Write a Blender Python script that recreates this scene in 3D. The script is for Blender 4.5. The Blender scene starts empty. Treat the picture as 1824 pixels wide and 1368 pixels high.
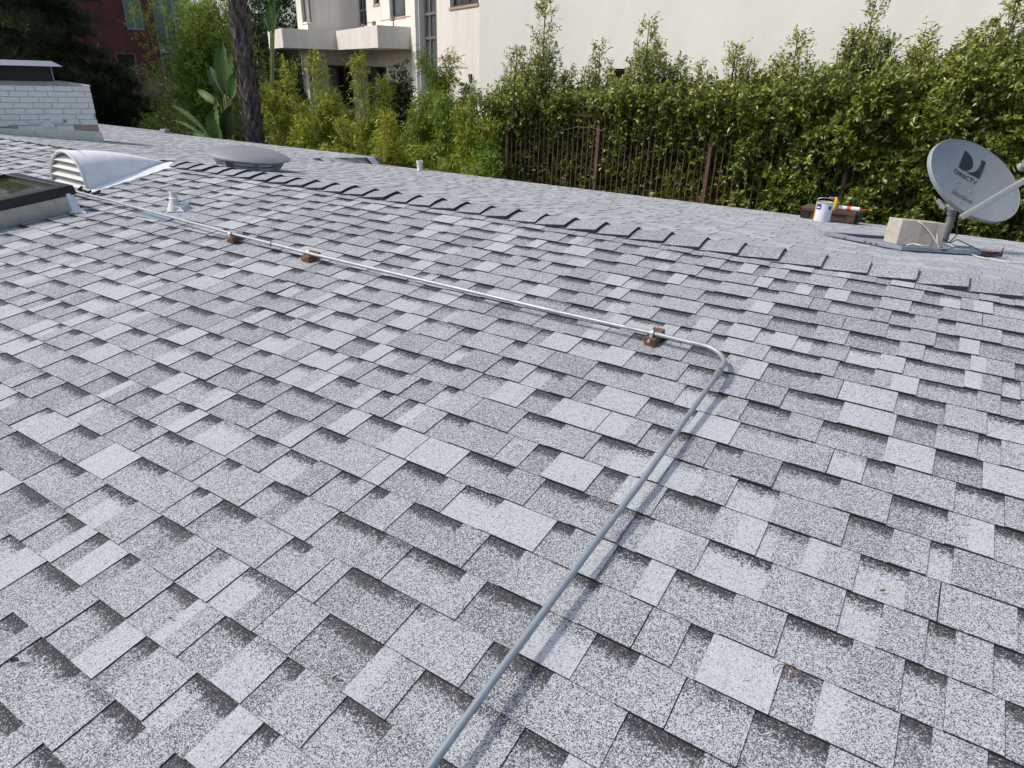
import bpy, bmesh, math, random
import numpy as np
from mathutils import Vector, Matrix

random.seed(7)
rng = np.random.default_rng(7)
sc = bpy.context.scene
col = sc.collection
PI = math.pi

# ---------------------------------------------------------------- camera (solved from the shingle courses, 2:12 roof)
SL = math.radians(9.46)                       # near roof slope
RC = np.array([[0.84272147, 0.53481026, -0.06163211],
               [0.24937942, -0.48926623, -0.83572033],
               [-0.47710631, 0.68890968, -0.54568582]])
_u, _s, _v = np.linalg.svd(RC); RC = _u @ _v
RW = np.array([[1, 0, 0], [0, math.cos(SL), -math.sin(SL)], [0, math.sin(SL), math.cos(SL)]])
FP = 1177.8
EYE = RW @ np.array([0, 0, 1.4066])
cam_d = bpy.data.cameras.new('camera'); cam = bpy.data.objects.new('camera', cam_d); col.objects.link(cam)
ax = RW @ RC[0]; ay = -(RW @ RC[1]); az = -(RW @ RC[2])
M4 = Matrix(((ax[0], ay[0], az[0], EYE[0]), (ax[1], ay[1], az[1], EYE[1]), (ax[2], ay[2], az[2], EYE[2]), (0, 0, 0, 1)))
cam.matrix_world = M4
cam_d.sensor_width = 36; cam_d.lens = FP / 1824 * 36; cam_d.clip_end = 2000; cam_d.clip_start = 0.02
sc.camera = cam

# ---------------------------------------------------------------- sky, sun, exposure
SUN = np.array([-.70, -.52, .98]); SUN /= np.linalg.norm(SUN)
w = bpy.data.worlds.new('World'); sc.world = w; w.use_nodes = True
nt = w.node_tree; nt.nodes.clear()
sky = nt.nodes.new('ShaderNodeTexSky'); sky.sky_type = 'NISHITA'; sky.sun_disc = False
sky.sun_elevation = math.asin(SUN[2]); sky.sun_rotation = math.atan2(SUN[0], SUN[1])
sky.air_density = 1.0; sky.dust_density = 3.0; sky.ozone_density = 1.0
bg = nt.nodes.new('ShaderNodeBackground'); bg.inputs[1].default_value = 0.15
ow = nt.nodes.new('ShaderNodeOutputWorld')
nt.links.new(sky.outputs[0], bg.inputs[0]); nt.links.new(bg.outputs[0], ow.inputs[0])
sl = bpy.data.lights.new('sun', 'SUN'); sl.energy = 2.0; sl.angle = math.radians(1.6); sl.color = (1, .95, .87)
so = bpy.data.objects.new('sun', sl); col.objects.link(so)
so.rotation_euler = Vector((-SUN[0], -SUN[1], -SUN[2])).to_track_quat('-Z', 'Y').to_euler(); so.location = (0, 0, 30)
sc.view_settings.view_transform = 'Standard'; sc.view_settings.look = 'None'
sc.view_settings.exposure = 0.38; sc.view_settings.gamma = 1.0

# ---------------------------------------------------------------- geometry helpers
def ray(px, py): return RW @ (RC.T @ np.array([(px - 912) / FP, (py - 684) / FP, 1.]))
def atY(px, py, Y): d = ray(px, py); return EYE + d * ((Y - EYE[1]) / d[1])
def hit(px, py, P, n): d = ray(px, py); n = np.asarray(n, float); return EYE + d * (((np.asarray(P) - EYE) @ n) / (d @ n))
def px_of(P):
    d = RC @ (RW.T @ (np.asarray(P, float) - EYE)); return 912 + FP * d[0] / d[2], 684 + FP * d[1] / d[2], d[2]
def rf(x, y, z=0.0): return RW @ np.array([x, y, z])              # near-roof coordinates -> world
def unit(v): v = np.asarray(v, float); return v / np.linalg.norm(v)
CR = rf(0, 3.47)                                                  # crest line
Q = math.radians(7.125)
EAVE_Y = 8.3
def eave_z(x): return 0.065 if x < -8.0 else -0.045
def far(x, s, z=0.0):                                             # far slope: s = horizontal distance past the crest
    k = s / (EAVE_Y - CR[1]); zz = CR[2] + (-.045 - CR[2]) * k
    if x < -8.0: zz += .11 * max(0., min(1., (s - 2.6) / 2.25)) ** 1.3
    return np.array([x, CR[1] + s, zz + z])
def farP(px, py, z=0.0):                                          # point of the far slope seen there
    n = [0, math.sin(Q), math.cos(Q)]
    return hit(px, py, CR + np.array([0, 0, z]), n)

class MB:
    def __init__(s): s.v = []; s.f = []; s.m = []; s.uv = {}; s.ca = {}
    def add(s, pts, faces, m=0):
        b = len(s.v); s.v += [tuple(map(float, p)) for p in pts]
        for f in faces: s.f.append(tuple(b + i for i in f)); s.m.append(m)
        return s
    def hexa(s, p, m=0):   # p: 4 bottom (ccw seen from above), 4 top
        return s.add(p, [(3, 2, 1, 0), (4, 5, 6, 7), (0, 1, 5, 4), (1, 2, 6, 5), (2, 3, 7, 6), (3, 0, 4, 7)], m)
    def box(s, c, size, X=(1, 0, 0), Y=(0, 1, 0), Z=(0, 0, 1), m=0):
        c = np.asarray(c, float); X = unit(X) * size[0] / 2; Y = unit(Y) * size[1] / 2; Z = unit(Z) * size[2] / 2
        return s.hexa([c - X - Y - Z, c + X - Y - Z, c + X + Y - Z, c - X + Y - Z, c - X - Y + Z, c + X - Y + Z, c + X + Y + Z, c - X + Y + Z], m)
    def bar(s, a, b, wd, th, up=(0, 0, 1), m=0):
        a = np.asarray(a, float); b = np.asarray(b, float); d = unit(b - a); sd = unit(np.cross(d, up)); u = np.cross(sd, d)
        return s.box((a + b) / 2, (wd, np.linalg.norm(b - a), th), sd, d, u, m)
    def tube(s, path, r, n=10, m=0, caps=True):
        P = [np.asarray(p, float) for p in path]; k = len(P)
        R = r if hasattr(r, '__len__') else [r] * k
        up = np.array([0, 0, 1.]); b0 = len(s.v); prev = None
        for i in range(k):
            t = unit(P[min(i + 1, k - 1)] - P[max(i - 1, 0)])
            if prev is None:
                a = np.cross(t, up)
                if np.linalg.norm(a) < 1e-3: a = np.cross(t, [1, 0, 0])
            else: a = prev - t * (prev @ t)
            a = unit(a); prev = a; b = np.cross(t, a)
            for j in range(n):
                th = 2 * PI * j / n; s.v.append(tuple(P[i] + R[i] * (a * math.cos(th) + b * math.sin(th))))
        for i in range(k - 1):
            for j in range(n):
                q = b0 + i * n; s.f.append((q + j, q + n + j, q + n + (j + 1) % n, q + (j + 1) % n)); s.m.append(m)
        if caps:
            s.f.append(tuple(b0 + j for j in range(n))); s.m.append(m)
            s.f.append(tuple(b0 + (k - 1) * n + j for j in reversed(range(n)))); s.m.append(m)
        return s
    def lathe(s, prof, n=32, o=(0, 0, 0), X=(1, 0, 0), Y=(0, 1, 0), Z=(0, 0, 1), m=0):
        o = np.asarray(o, float); X, Y, Z = map(unit, (X, Y, Z)); b0 = len(s.v)
        for r, z in prof:
            for j in range(n):
                t = 2 * PI * j / n; s.v.append(tuple(o + r * (X * math.cos(t) + Y * math.sin(t)) + Z * z))
        for i in range(len(prof) - 1):
            for j in range(n):
                q = b0 + i * n; s.f.append((q + j, q + (j + 1) % n, q + n + (j + 1) % n, q + n + j)); s.m.append(m)
        return s
    def build(s, name, mats, parent=None, smooth=False, bevel=0, org=None, solid=0):
        me = bpy.data.meshes.new(name); o0 = parent_org(parent) if org is None else np.asarray(org, float)
        V = np.array(s.v) - o0
        me.from_pydata(V.tolist(), [], s.f)
        mats = mats if isinstance(mats, (list, tuple)) else [mats]
        for mt in mats: me.materials.append(mt)
        if len(mats) > 1: me.polygons.foreach_set('material_index', s.m)
        if bevel:
            bm = bmesh.new(); bm.from_mesh(me); bmesh.ops.remove_doubles(bm, verts=bm.verts, dist=1e-5)
            ed = [e for e in bm.edges if e.is_manifold and e.calc_face_angle(0) > .5]
            bmesh.ops.bevel(bm, geom=ed, offset=bevel, segments=2, affect='EDGES', profile=.5, clamp_overlap=True)
            bm.to_mesh(me); bm.free()
        if smooth: me.polygons.foreach_set('use_smooth', [True] * len(me.polygons))
        me.update()
        ob = bpy.data.objects.new(name, me); col.objects.link(ob)
        if parent is not None: ob.parent = parent
        else: ob.location = tuple(o0)
        if solid:
            md = ob.modifiers.new('solid', 'SOLIDIFY'); md.thickness = solid; md.offset = -1
        if smooth:
            try:
                md = ob.modifiers.new('es', 'EDGE_SPLIT'); md.split_angle = math.radians(40)
            except Exception: pass
        return ob
def parent_org(p):
    o = np.zeros(3)
    while p is not None: o = o + np.array(p.location); p = p.parent
    return o
def tag(o, label=None, cat=None, group=None, kind=None):
    if label: o['label'] = label
    if cat: o['category'] = cat
    if group: o['group'] = group
    if kind: o['kind'] = kind
    return o
def thing(name, loc, label, cat, group=None):
    o = bpy.data.objects.new(name, None); col.objects.link(o); o.location = tuple(map(float, loc)); o.empty_display_size = .1
    return tag(o, label, cat, group)

# ---------------------------------------------------------------- materials
def mat(name):
    m = bpy.data.materials.new(name); m.use_nodes = True; n = m.node_tree; n.nodes.clear()
    out = n.nodes.new('ShaderNodeOutputMaterial'); p = n.nodes.new('ShaderNodeBsdfPrincipled'); n.links.new(p.outputs[0], out.inputs[0])
    return m, n, p, out
class NB:
    def __init__(s, n): s.n = n
    def node(s, t, **k):
        x = s.n.nodes.new(t)
        for a, b in k.items(): setattr(x, a, b)
        return x
    def lk(s, a, b): s.n.links.new(a, b)
    def val(s, x, sock):
        if hasattr(x, 'is_linked') or hasattr(x, 'links'): s.lk(x, sock)
        else: sock.default_value = x
    def math(s, op, a, b=0.0, c=None, clamp=False):
        x = s.node('ShaderNodeMath', operation=op, use_clamp=clamp); s.val(a, x.inputs[0]); s.val(b, x.inputs[1])
        if c is not None: s.val(c, x.inputs[2])
        return x.outputs[0]
    def maprange(s, v, a, b, c=0., d=1., smooth=False):
        x = s.node('ShaderNodeMapRange'); x.interpolation_type = 'SMOOTHSTEP' if smooth else 'LINEAR'
        s.val(v, x.inputs[0])
        for i, q in enumerate((a, b, c, d)): s.val(q, x.inputs[i + 1])
        return x.outputs[0]
    def mix(s, f, a, b, blend='MIX'):
        x = s.node('ShaderNodeMix', data_type='RGBA', blend_type=blend); s.val(f, x.inputs[0])
        s.val(a if not isinstance(a, tuple) else (*a, 1)[:4], x.inputs[6]); s.val(b if not isinstance(b, tuple) else (*b, 1)[:4], x.inputs[7])
        return x.outputs[2]
    def noise(s, vec, scale, detail=3, rough=.55, dist=0.):
        x = s.node('ShaderNodeTexNoise'); x.inputs['Scale'].default_value = scale; x.inputs['Detail'].default_value = detail
        x.inputs['Roughness'].default_value = rough; x.inputs['Distortion'].default_value = dist
        if vec is not None: s.lk(vec, x.inputs['Vector'])
        return x.outputs[0]
    def coord(s, k='Object'): return s.node('ShaderNodeTexCoord').outputs[k]
    def scaled(s, vec, sc_):
        x = s.node('ShaderNodeMapping'); s.lk(vec, x.inputs[0]); x.inputs[3].default_value = sc_; return x.outputs[0]
    def bump(s, h, strength, dist):
        x = s.node('ShaderNodeBump'); x.inputs['Strength'].default_value = strength; x.inputs['Distance'].default_value = dist
        s.lk(h, x.inputs['Height']); return x.outputs[0]

def simple(name, c, rough=.6, metal=0., var=.25, scale=8., c2=None, bump=.15, bdist=.002, spec=.5, streak=None, fine=0.):
    m, n, p, out = mat(name); b = NB(n); v = b.coord()
    if streak: v2 = b.scaled(v, streak)
    else: v2 = v
    f = b.noise(v2, scale, 5, .6)
    f2 = b.noise(v2, scale * 6.3, 3, .6)
    f = b.math('ADD', b.math('MULTIPLY', f, .7), b.math('MULTIPLY', f2, .3))
    f = b.maprange(f, .32, .68)
    c2 = c2 or tuple(x * (1 - var) for x in c)
    b.lk(b.mix(f, c2, c), p.inputs['Base Color'])
    p.inputs['Metallic'].default_value = metal; p.inputs['Specular IOR Level'].default_value = spec
    b.lk(b.maprange(f, 0, 1, min(1, rough + .12), max(0, rough - .06)), p.inputs['Roughness'])
    if bump:
        h = b.noise(v, scale * 9, 3, .6); b.lk(b.bump(h, bump, bdist), p.inputs['Normal'])
    return m

def shingle_mat():
    m, n, p, out = mat('granule_shingle'); b = NB(n)
    uv = b.node('ShaderNodeUVMap').outputs[0]
    at = b.node('ShaderNodeVertexColor'); at.layer_name = 'shade'
    sep = b.node('ShaderNodeSeparateColor'); b.lk(at.outputs[0], sep.inputs[0])
    tone, band, vv = sep.outputs[0], sep.outputs[1], sep.outputs[2]
    vo = b.node('ShaderNodeTexVoronoi', voronoi_dimensions='2D'); vo.inputs['Scale'].default_value = 480
    b.lk(uv, vo.inputs['Vector'])
    vs = b.node('ShaderNodeSeparateColor'); b.lk(vo.outputs['Color'], vs.inputs[0])
    r1, r2, r3 = vs.outputs[0], vs.outputs[1], vs.outputs[2]
    n1 = b.noise(uv, 75, 3, .6); n2 = b.noise(uv, 9, 4, .6); n3 = b.noise(uv, 1.1, 4, .6)
    dens = b.math('ADD', tone, b.math('MULTIPLY', b.math('SUBTRACT', n1, .5), .55))
    dens = b.math('ADD', dens, b.math('MULTIPLY', b.math('SUBTRACT', n2, .5), .22))
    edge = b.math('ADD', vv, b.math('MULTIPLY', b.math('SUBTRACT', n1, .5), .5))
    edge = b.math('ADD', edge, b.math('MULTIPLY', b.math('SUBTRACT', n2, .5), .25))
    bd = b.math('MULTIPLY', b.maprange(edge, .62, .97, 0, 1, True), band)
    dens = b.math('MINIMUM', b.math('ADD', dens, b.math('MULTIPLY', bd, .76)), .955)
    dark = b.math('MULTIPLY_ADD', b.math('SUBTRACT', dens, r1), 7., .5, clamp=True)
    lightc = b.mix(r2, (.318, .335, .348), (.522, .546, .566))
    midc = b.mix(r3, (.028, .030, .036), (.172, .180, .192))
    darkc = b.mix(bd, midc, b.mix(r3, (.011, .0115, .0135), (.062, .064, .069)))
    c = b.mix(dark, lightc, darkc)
    # slight warm soiling with its own shape
    soil = b.maprange(n3, .42, .75, 0, .22)
    c = b.mix(soil, c, b.mix(.5, c, (.20, .19, .17)))
    b.lk(c, p.inputs['Base Color']); p.inputs['Roughness'].default_value = .85; p.inputs['Specular IOR Level'].default_value = .3
    b.lk(b.bump(r2, .35, .0012), p.inputs['Normal'])
    return m

def leaf_mat(name, cs, young=(.25, .28, .05), rough=.38, trans=.3, gloss=.5):
    m, n, p, out = mat(name); b = NB(n)
    at = b.node('ShaderNodeVertexColor'); at.layer_name = 'leaf'
    sep = b.node('ShaderNodeSeparateColor'); b.lk(at.outputs[0], sep.inputs[0])
    rp = b.node('ShaderNodeValToRGB'); e = rp.color_ramp.elements
    e[0].position = 0; e[0].color = (*cs[0], 1); e[1].position = 1; e[1].color = (*cs[-1], 1)
    for i, c in enumerate(cs[1:-1]): x = e.new((i + 1) / (len(cs) - 1)); x.color = (*c, 1)
    b.lk(sep.outputs[0], rp.inputs[0])
    c = b.mix(sep.outputs[1], rp.outputs[0], young)
    b.lk(c, p.inputs['Base Color']); p.inputs['Roughness'].default_value = rough; p.inputs['Specular IOR Level'].default_value = gloss
    tr = b.node('ShaderNodeBsdfTranslucent'); b.lk(b.mix(.5, c, b.mix(.5, c, (.35, .45, .02))), tr.inputs[0])
    mx = b.node('ShaderNodeMixShader'); mx.inputs[0].default_value = trans
    b.lk(p.outputs[0], mx.inputs[1]); b.lk(tr.outputs[0], mx.inputs[2]); b.lk(mx.outputs[0], out.inputs[0])
    return m

def glass_mat(name, c, rough=.04, metal=0., spec=.8):
    m, n, p, out = mat(name); b = NB(n)
    f = b.noise(b.coord(), 1.5, 3)
    b.lk(b.mix(b.maprange(f, .35, .65), c, tuple(x * .6 for x in c)), p.inputs['Base Color'])
    p.inputs['Roughness'].default_value = rough; p.inputs['Specular IOR Level'].default_value = spec; p.inputs['Metallic'].default_value = metal
    h = b.noise(b.coord(), 2.5, 2); b.lk(b.bump(h, .08, .02), p.inputs['Normal'])
    return m

MT = {}
MT['shingle'] = shingle_mat()
MT['asphalt_edge'] = simple('asphalt_edge', (.022, .022, .025), .8, var=.4, scale=60)
MT['underlay'] = simple('roof_felt', (.03, .03, .033), .9)
MT['galv'] = simple('galvanised_steel', (.56, .58, .60), .38, .85, .25, 14, bump=.06)
MT['emt'] = simple('conduit_steel', (.37, .40, .42), .46, .55, .25, 22, bump=.05)
MT['emt_grey'] = simple('weathered_conduit', (.36, .40, .425), .42, .5, .25, 30, bump=.1)
MT['curb'] = simple('curb_steel', (.55, .54, .50), .38, .9, .35, 5, bump=.2, bdist=.01)
MT['blackmetal'] = simple('black_frame', (.010, .0105, .013), .38, 0, .3, 20, bump=.03)
MT['skyglass'] = glass_mat('tinted_skylight_glass', (.05, .055, .008), .05, 0, .25)
MT['white_paint'] = simple('white_painted_metal', (.66, .65, .62), .45, 0, .22, 7, bump=.08)
MT['hood_paint'] = simple('weathered_vent_paint', (.85, .85, .84), .5, 0, .2, 9, c2=(.70, .69, .67), bump=.1)
MT['sealant'] = simple('white_sealant', (.80, .82, .84), .45, 0, .1, 30, bump=.5, bdist=.006)
MT['grey_vent'] = simple('grey_vent_paint', (.25, .255, .255), .42, .1, .12, 6, bump=.03)
MT['wood_block'] = simple('redwood_block', (.24, .105, .045), .8, 0, .6, 16, c2=(.07, .03, .016), streak=(1, 6, 6), bump=.4)
MT['old_wood'] = simple('weathered_lumber', (.115, .068, .042), .8, 0, .5, 10, c2=(.04, .024, .017), streak=(1, 8, 8), bump=.5)
MT['shade_wood'] = simple('shade_dark_lumber', (.02, .017, .015), .8, 0, .3, 10)  # near-black lumber: the shade of hole and dark side is in the colour
MT['block'] = simple('concrete_block', (.50, .455, .38), .9, 0, .3, 26, c2=(.33, .30, .25), bump=.7, bdist=.004)
MT['dish'] = simple('dish_grey_paint', (.26, .285, .305), .45, 0, .13, 3.2, c2=(.195, .21, .215), bump=.02)
MT['dish_dark'] = simple('dish_bracket_grey', (.19, .205, .215), .45, .3, .25, 12, bump=.05)
MT['ink'] = simple('black_ink', (.015, .016, .02), .5, 0, .2, 20, bump=0)
MT['tray'] = simple('galvanised_tray', (.36, .40, .46), .45, .5, .3, 5, bump=.05)
MT['rust'] = simple('rusted_steel', (.19, .055, .022), .8, .1, .5, 16, c2=(.06, .02, .012), bump=.4)
MT['cable_white'] = simple('white_cable', (.70, .67, .58), .5, 0, .15, 30, bump=0)
MT['cable_black'] = simple('black_cable', (.012, .012, .013), .5, 0, .1, 30, bump=0)
MT['paper'] = simple('label_paper', (.66, .67, .71), .5, 0, .06, 6, bump=0)
MT['blue'] = simple('blue_label', (.02, .045, .36), .45, 0, .1, 8, bump=0)
MT['yellow'] = simple('yellow_plastic', (.72, .40, .015), .4, 0, .1, 8, bump=0)
MT['orange'] = simple('orange_plastic', (.62, .10, .02), .4, 0, .1, 8, bump=0)
MT['steel'] = simple('can_steel', (.5, .5, .5), .35, .9, .2, 10, bump=0)
MT['brick'] = simple('white_painted_brick', (.82, .81, .75), .75, 0, .16, 9, bump=.35, bdist=.004)
MT['mortar'] = simple('painted_mortar', (.64, .63, .59), .9, 0, .3, 20, bump=.4)
MT['crown'] = simple('chimney_crown_mortar', (.46, .40, .32), .9, 0, .35, 10, bump=.4)
MT['mesh'] = simple('sooty_screen', (.035, .032, .028), .7, .2, .5, 40, bump=.6, bdist=.004)
MT['hoodmetal'] = simple('chimney_hood', (.30, .32, .38), .45, .5, .2, 5)
MT['flash'] = simple('shiny_flashing', (.80, .78, .68), .32, .55, .3, 2.2, c2=(.58, .57, .44), bump=.12, bdist=.02)  # yellow-green reflections on the metal are mixed into its colour
MT['pink'] = simple('bare_brick', (.50, .33, .27), .85, 0, .3, 12, bump=.4)
MT['stucco'] = simple('cream_stucco', (.87, .84, .765), .9, 0, .07, .55, c2=(.76, .73, .66), streak=(1, 1, .35), bump=.3, bdist=.004)
MT['stucco_old'] = simple('stained_stucco', (.79, .755, .69), .9, 0, .2, 1.6, c2=(.62, .585, .52), streak=(1, 1, .12), bump=.2)
MT['brownframe'] = simple('bronze_window_frame', (.085, .062, .055), .5, .2, .3, 6, bump=0)
MT['greyframe'] = simple('grey_window_frame', (.22, .21, .19), .5, .2, .3, 6, bump=0)
MT['pane'] = glass_mat('window_glass', (.10, .115, .115), .05)
MT['darkpane'] = glass_mat('dark_window_glass', (.02, .018, .018), .06)
MT['darkopen'] = simple('dark_hollow', (.012, .011, .011), .9)  # near black stands in for the shade inside vent and pipe
MT['redwall'] = simple('red_plaster', (.17, .042, .032), .8, 0, .3, .6, c2=(.09, .025, .02), streak=(1, 1, .2), bump=.1)
MT['tealglass'] = glass_mat('teal_glass', (.10, .16, .15), .1)
MT['tealframe'] = simple('pale_teal_band', (.33, .42, .39), .5)
MT['fence'] = simple('rusty_iron_fence', (.19, .088, .07), .65, .1, .45, 5, c2=(.075, .042, .038), bump=.1)
MT['soil'] = simple('garden_soil', (.06, .045, .032), .95, 0, .4, 3, bump=.5)
MT['concrete'] = simple('concrete', (.33, .31, .28), .9, 0, .25, 3)
MT['bark'] = simple('bark', (.10, .075, .055), .9, 0, .5, 8, streak=(1, 1, .2), bump=.6, bdist=.01)
MT['palmbark'] = simple('palm_bark', (.045, .036, .03), .9, 0, .5, 11, c2=(.045, .036, .032), bump=.6, bdist=.01)
MT['palmboot'] = simple('palm_leaf_base', (.155, .122, .105), .9, 0, .55, 9, c2=(.035, .028, .026), bump=.5, bdist=.006)
MT['culm'] = simple('bamboo_culm', (.20, .22, .06), .6, 0, .4, 5)
MT['twig'] = simple('pale_twig', (.24, .20, .15), .8)
MT['hedgeleaf'] = leaf_mat('hedge_leaf', [(.028, .054, .008), (.088, .134, .016), (.185, .222, .028), (.31, .325, .055)], (.54, .53, .15), .34, .24, .55)
MT['bambooleaf'] = leaf_mat('bamboo_leaf', [(.07, .125, .011), (.17, .25, .02), (.29, .345, .035), (.44, .40, .06)], (.58, .47, .07), .45, .35, .4)
MT['bambooleaf2'] = leaf_mat('bright_bamboo_leaf', [(.07, .15, .013), (.14, .24, .024), (.21, .31, .04), (.28, .35, .055)], (.38, .37, .07), .45, .35, .4)
MT['pineleaf'] = leaf_mat('pine_needle', [(.006, .016, .006), (.012, .028, .009), (.024, .050, .014), (.05, .085, .022)], (.06, .09, .03), .5, .15, .3)
MT['darkleaf'] = leaf_mat('dark_tree_leaf', [(.008, .018, .006), (.014, .032, .009), (.024, .05, .012), (.04, .07, .018)], (.1, .13, .04), .45, .2, .4)
MT['greyleaf'] = leaf_mat('grey_shrub_leaf', [(.05, .065, .035), (.09, .105, .06), (.14, .15, .095), (.22, .225, .16)], (.4, .39, .3), .6, .2, .3)
MT['bigleaf'] = simple('paddle_leaf', (.125, .195, .045), .62, 0, .3, 2.5, c2=(.05, .11, .025), bump=.2, bdist=.004, spec=.25)
MT['bigleaf_dark'] = simple('dark_paddle_leaf', (.045, .095, .032), .7, 0, .3, 2.5, bump=.2, bdist=.004, spec=.2)  # darker green, for whole leaves and the palm fronds
MT['midrib'] = simple('leaf_midrib', (.20, .25, .09), .5)

# ================================================================ THE SETTING
def sheet(name, x0, x1, y0, y1, z, m, kind='structure'):
    return tag(MB().add([(x0, y0, z), (x1, y0, z), (x1, y1, z), (x0, y1, z)], [(0, 1, 2, 3)]).build(name, m), kind=kind)
sheet('ground', -400, 400, -400, 400, -2.6, MT['soil'])
t = MB(); t.hexa([(-60, 10.6, -2.6), (12, 10.6, -2.6), (12, 60, -2.6), (-60, 60, -2.6), (-60, 10.6, -1.2), (12, 10.6, -1.2), (12, 60, -1.2), (-60, 60, -1.2)])
tag(t.build('garden_terrace', MT['soil']), kind='structure')

# ================================================================ THE HOUSE ROOF
house = thing('house', (-4, 2, -2.6), 'low house with grey laminated shingle roof filling the foreground', 'house')
X0, X1 = -13.0, 3.0
NEAR0 = -1.8
def und(x, y): return .0022 * math.sin(1.7 * x + .6 * y) * math.sin(2.3 * y - .5 * x + 1) + .0012 * math.sin(5.1 * x + 2) * math.sin(4.3 * y)

d = MB()
d.hexa([rf(X0, NEAR0, -.16), rf(X1, NEAR0, -.16), rf(X1, 3.47, -.16), rf(X0, 3.47, -.16), rf(X0, NEAR0, -.006), rf(X1, NEAR0, -.006), rf(X1, 3.47, -.006), rf(X0, 3.47, -.006)])
near_roof = d.build('roof_slope', MT['underlay'], house)
tag(near_roof, 'roof slope facing the camera, rows of grey speckled shingles')
d = MB()
SS = [0, 2.6, 3.1, 3.6, 4.1, 4.5, EAVE_Y - CR[1]]
for a, b_ in ((X0 - 9, -8.001), (-8.0, X1)):
    for s0, s1 in zip(SS[:-1], SS[1:]):
        p = [far(a, s0), far(b_, s0), far(b_, s1), far(a, s1)]
        d.hexa([q + (0, 0, -.02 - .07 * (s0 if k < 2 else s1) / 4.9) for k, q in enumerate(p)] + [q + (0, 0, -.005) for q in p])
far_roof = d.build('roof_slope', MT['underlay'], house)
tag(far_roof, 'roof slope falling away behind the ridge')
# walls, fascia below
d = MB(); d.hexa([(X0 - 8.7, NEAR0 + .4, -2.6), (X1 - .3, NEAR0 + .4, -2.6), (X1 - .3, EAVE_Y - .5, -2.6), (X0 - 8.7, EAVE_Y - .5, -2.6),
                  (X0 - 8.7, NEAR0 + .4, -.5), (X1 - .3, NEAR0 + .4, -.5), (X1 - .3, EAVE_Y - .5, -.22), (X0 - 8.7, EAVE_Y - .5, -.22)])
d.build('wall', MT['stucco'], house)
d = MB(); d.box(((X1 - 8) / 2, EAVE_Y + .012, -.125), (X1 + 8, .02, .15)); d.build('fascia', MT['galv'], house)
d = MB(); d.box(((X0 - 9 - 8) / 2, EAVE_Y + .012, -.02), (-8 - X0 + 9, .02, .15)); d.build('fascia', MT['galv'], house)
# step where the raised part ends
d = MB()
for s0, s1 in zip(SS[1:-1], SS[2:]): d.add([far(-7.998, s0, -.02), far(-7.998, s1, -.03), far(-8.01, s1, -.012) + (.012, 0, 0), far(-8.01, s0, -.012) + (.012, 0, 0)], [(0, 1, 2, 3)])
d.build('step_flashing', MT['galv'], house)
# drip edge metal along the raised eave
d = MB()
for a, b_ in ((-19.5, -13.75),):
    d.bar((a, EAVE_Y - .03, .085), (b_, EAVE_Y - .03, .085), .09, .03)
d.box((-13.85, EAVE_Y - .08, .12), (.16, .12, .07))
d.build('drip_edge', MT['tray'], house, bevel=.006)

courses = [.2074 + .143 * k for k in range(-14, 16)] + [2.352 + .131 * k for k in range(1, 8)]
class Tile: pass
def tiles_for(yb, ynext, x0, x1, hi_end, seed):
    r = random.Random(seed); x = x0 - r.random() * .3; out = []; raised = r.random() < .5; run = 0
    while x < x1:
        wd = r.choice([.07, .09, .11, .13, .15, .18]) if raised else r.choice([.06, .085, .105, .12, .14, .16, .185])
        wd *= r.uniform(.92, 1.08)
        q = Tile(); q.x0 = x; q.x1 = min(x + wd, x1); q.raised = raised
        q.yb = yb + r.uniform(-.0015, .0015); q.yt = ynext + .022; q.yn = ynext
        if raised: q.zb = .0108 + r.uniform(-.0006, .0014); q.zt = .005
        else: q.zb = .0076 + r.uniform(-.0005, .0008); q.zt = .0014
        if r.random() < .02 and raised: q.zb += .003            # a lifted corner here and there
        def tn(): 
            u = r.random()
            if raised: return r.uniform(.06, .17) if u < .31 else (r.uniform(.31, .44) if u < .84 else r.uniform(.44, .54))
            return r.uniform(.10, .22) if u < .16 else (r.uniform(.33, .46) if u < .62 else r.uniform(.46, .60))
        q.patch = [(0, 1, tn())]
        if wd > .11 and r.random() < .4:
            c = r.uniform(.3, .7); q.patch = [(0, c, tn()), (c, 1, tn())]
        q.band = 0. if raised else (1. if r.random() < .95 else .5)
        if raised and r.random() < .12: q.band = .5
        out.append(q); x += wd
        run += wd
        if raised and run > .9 and r.random() < .2: run = 0; x += .003; continue    # end joint between two strips
        raised = not raised
    return out

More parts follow.
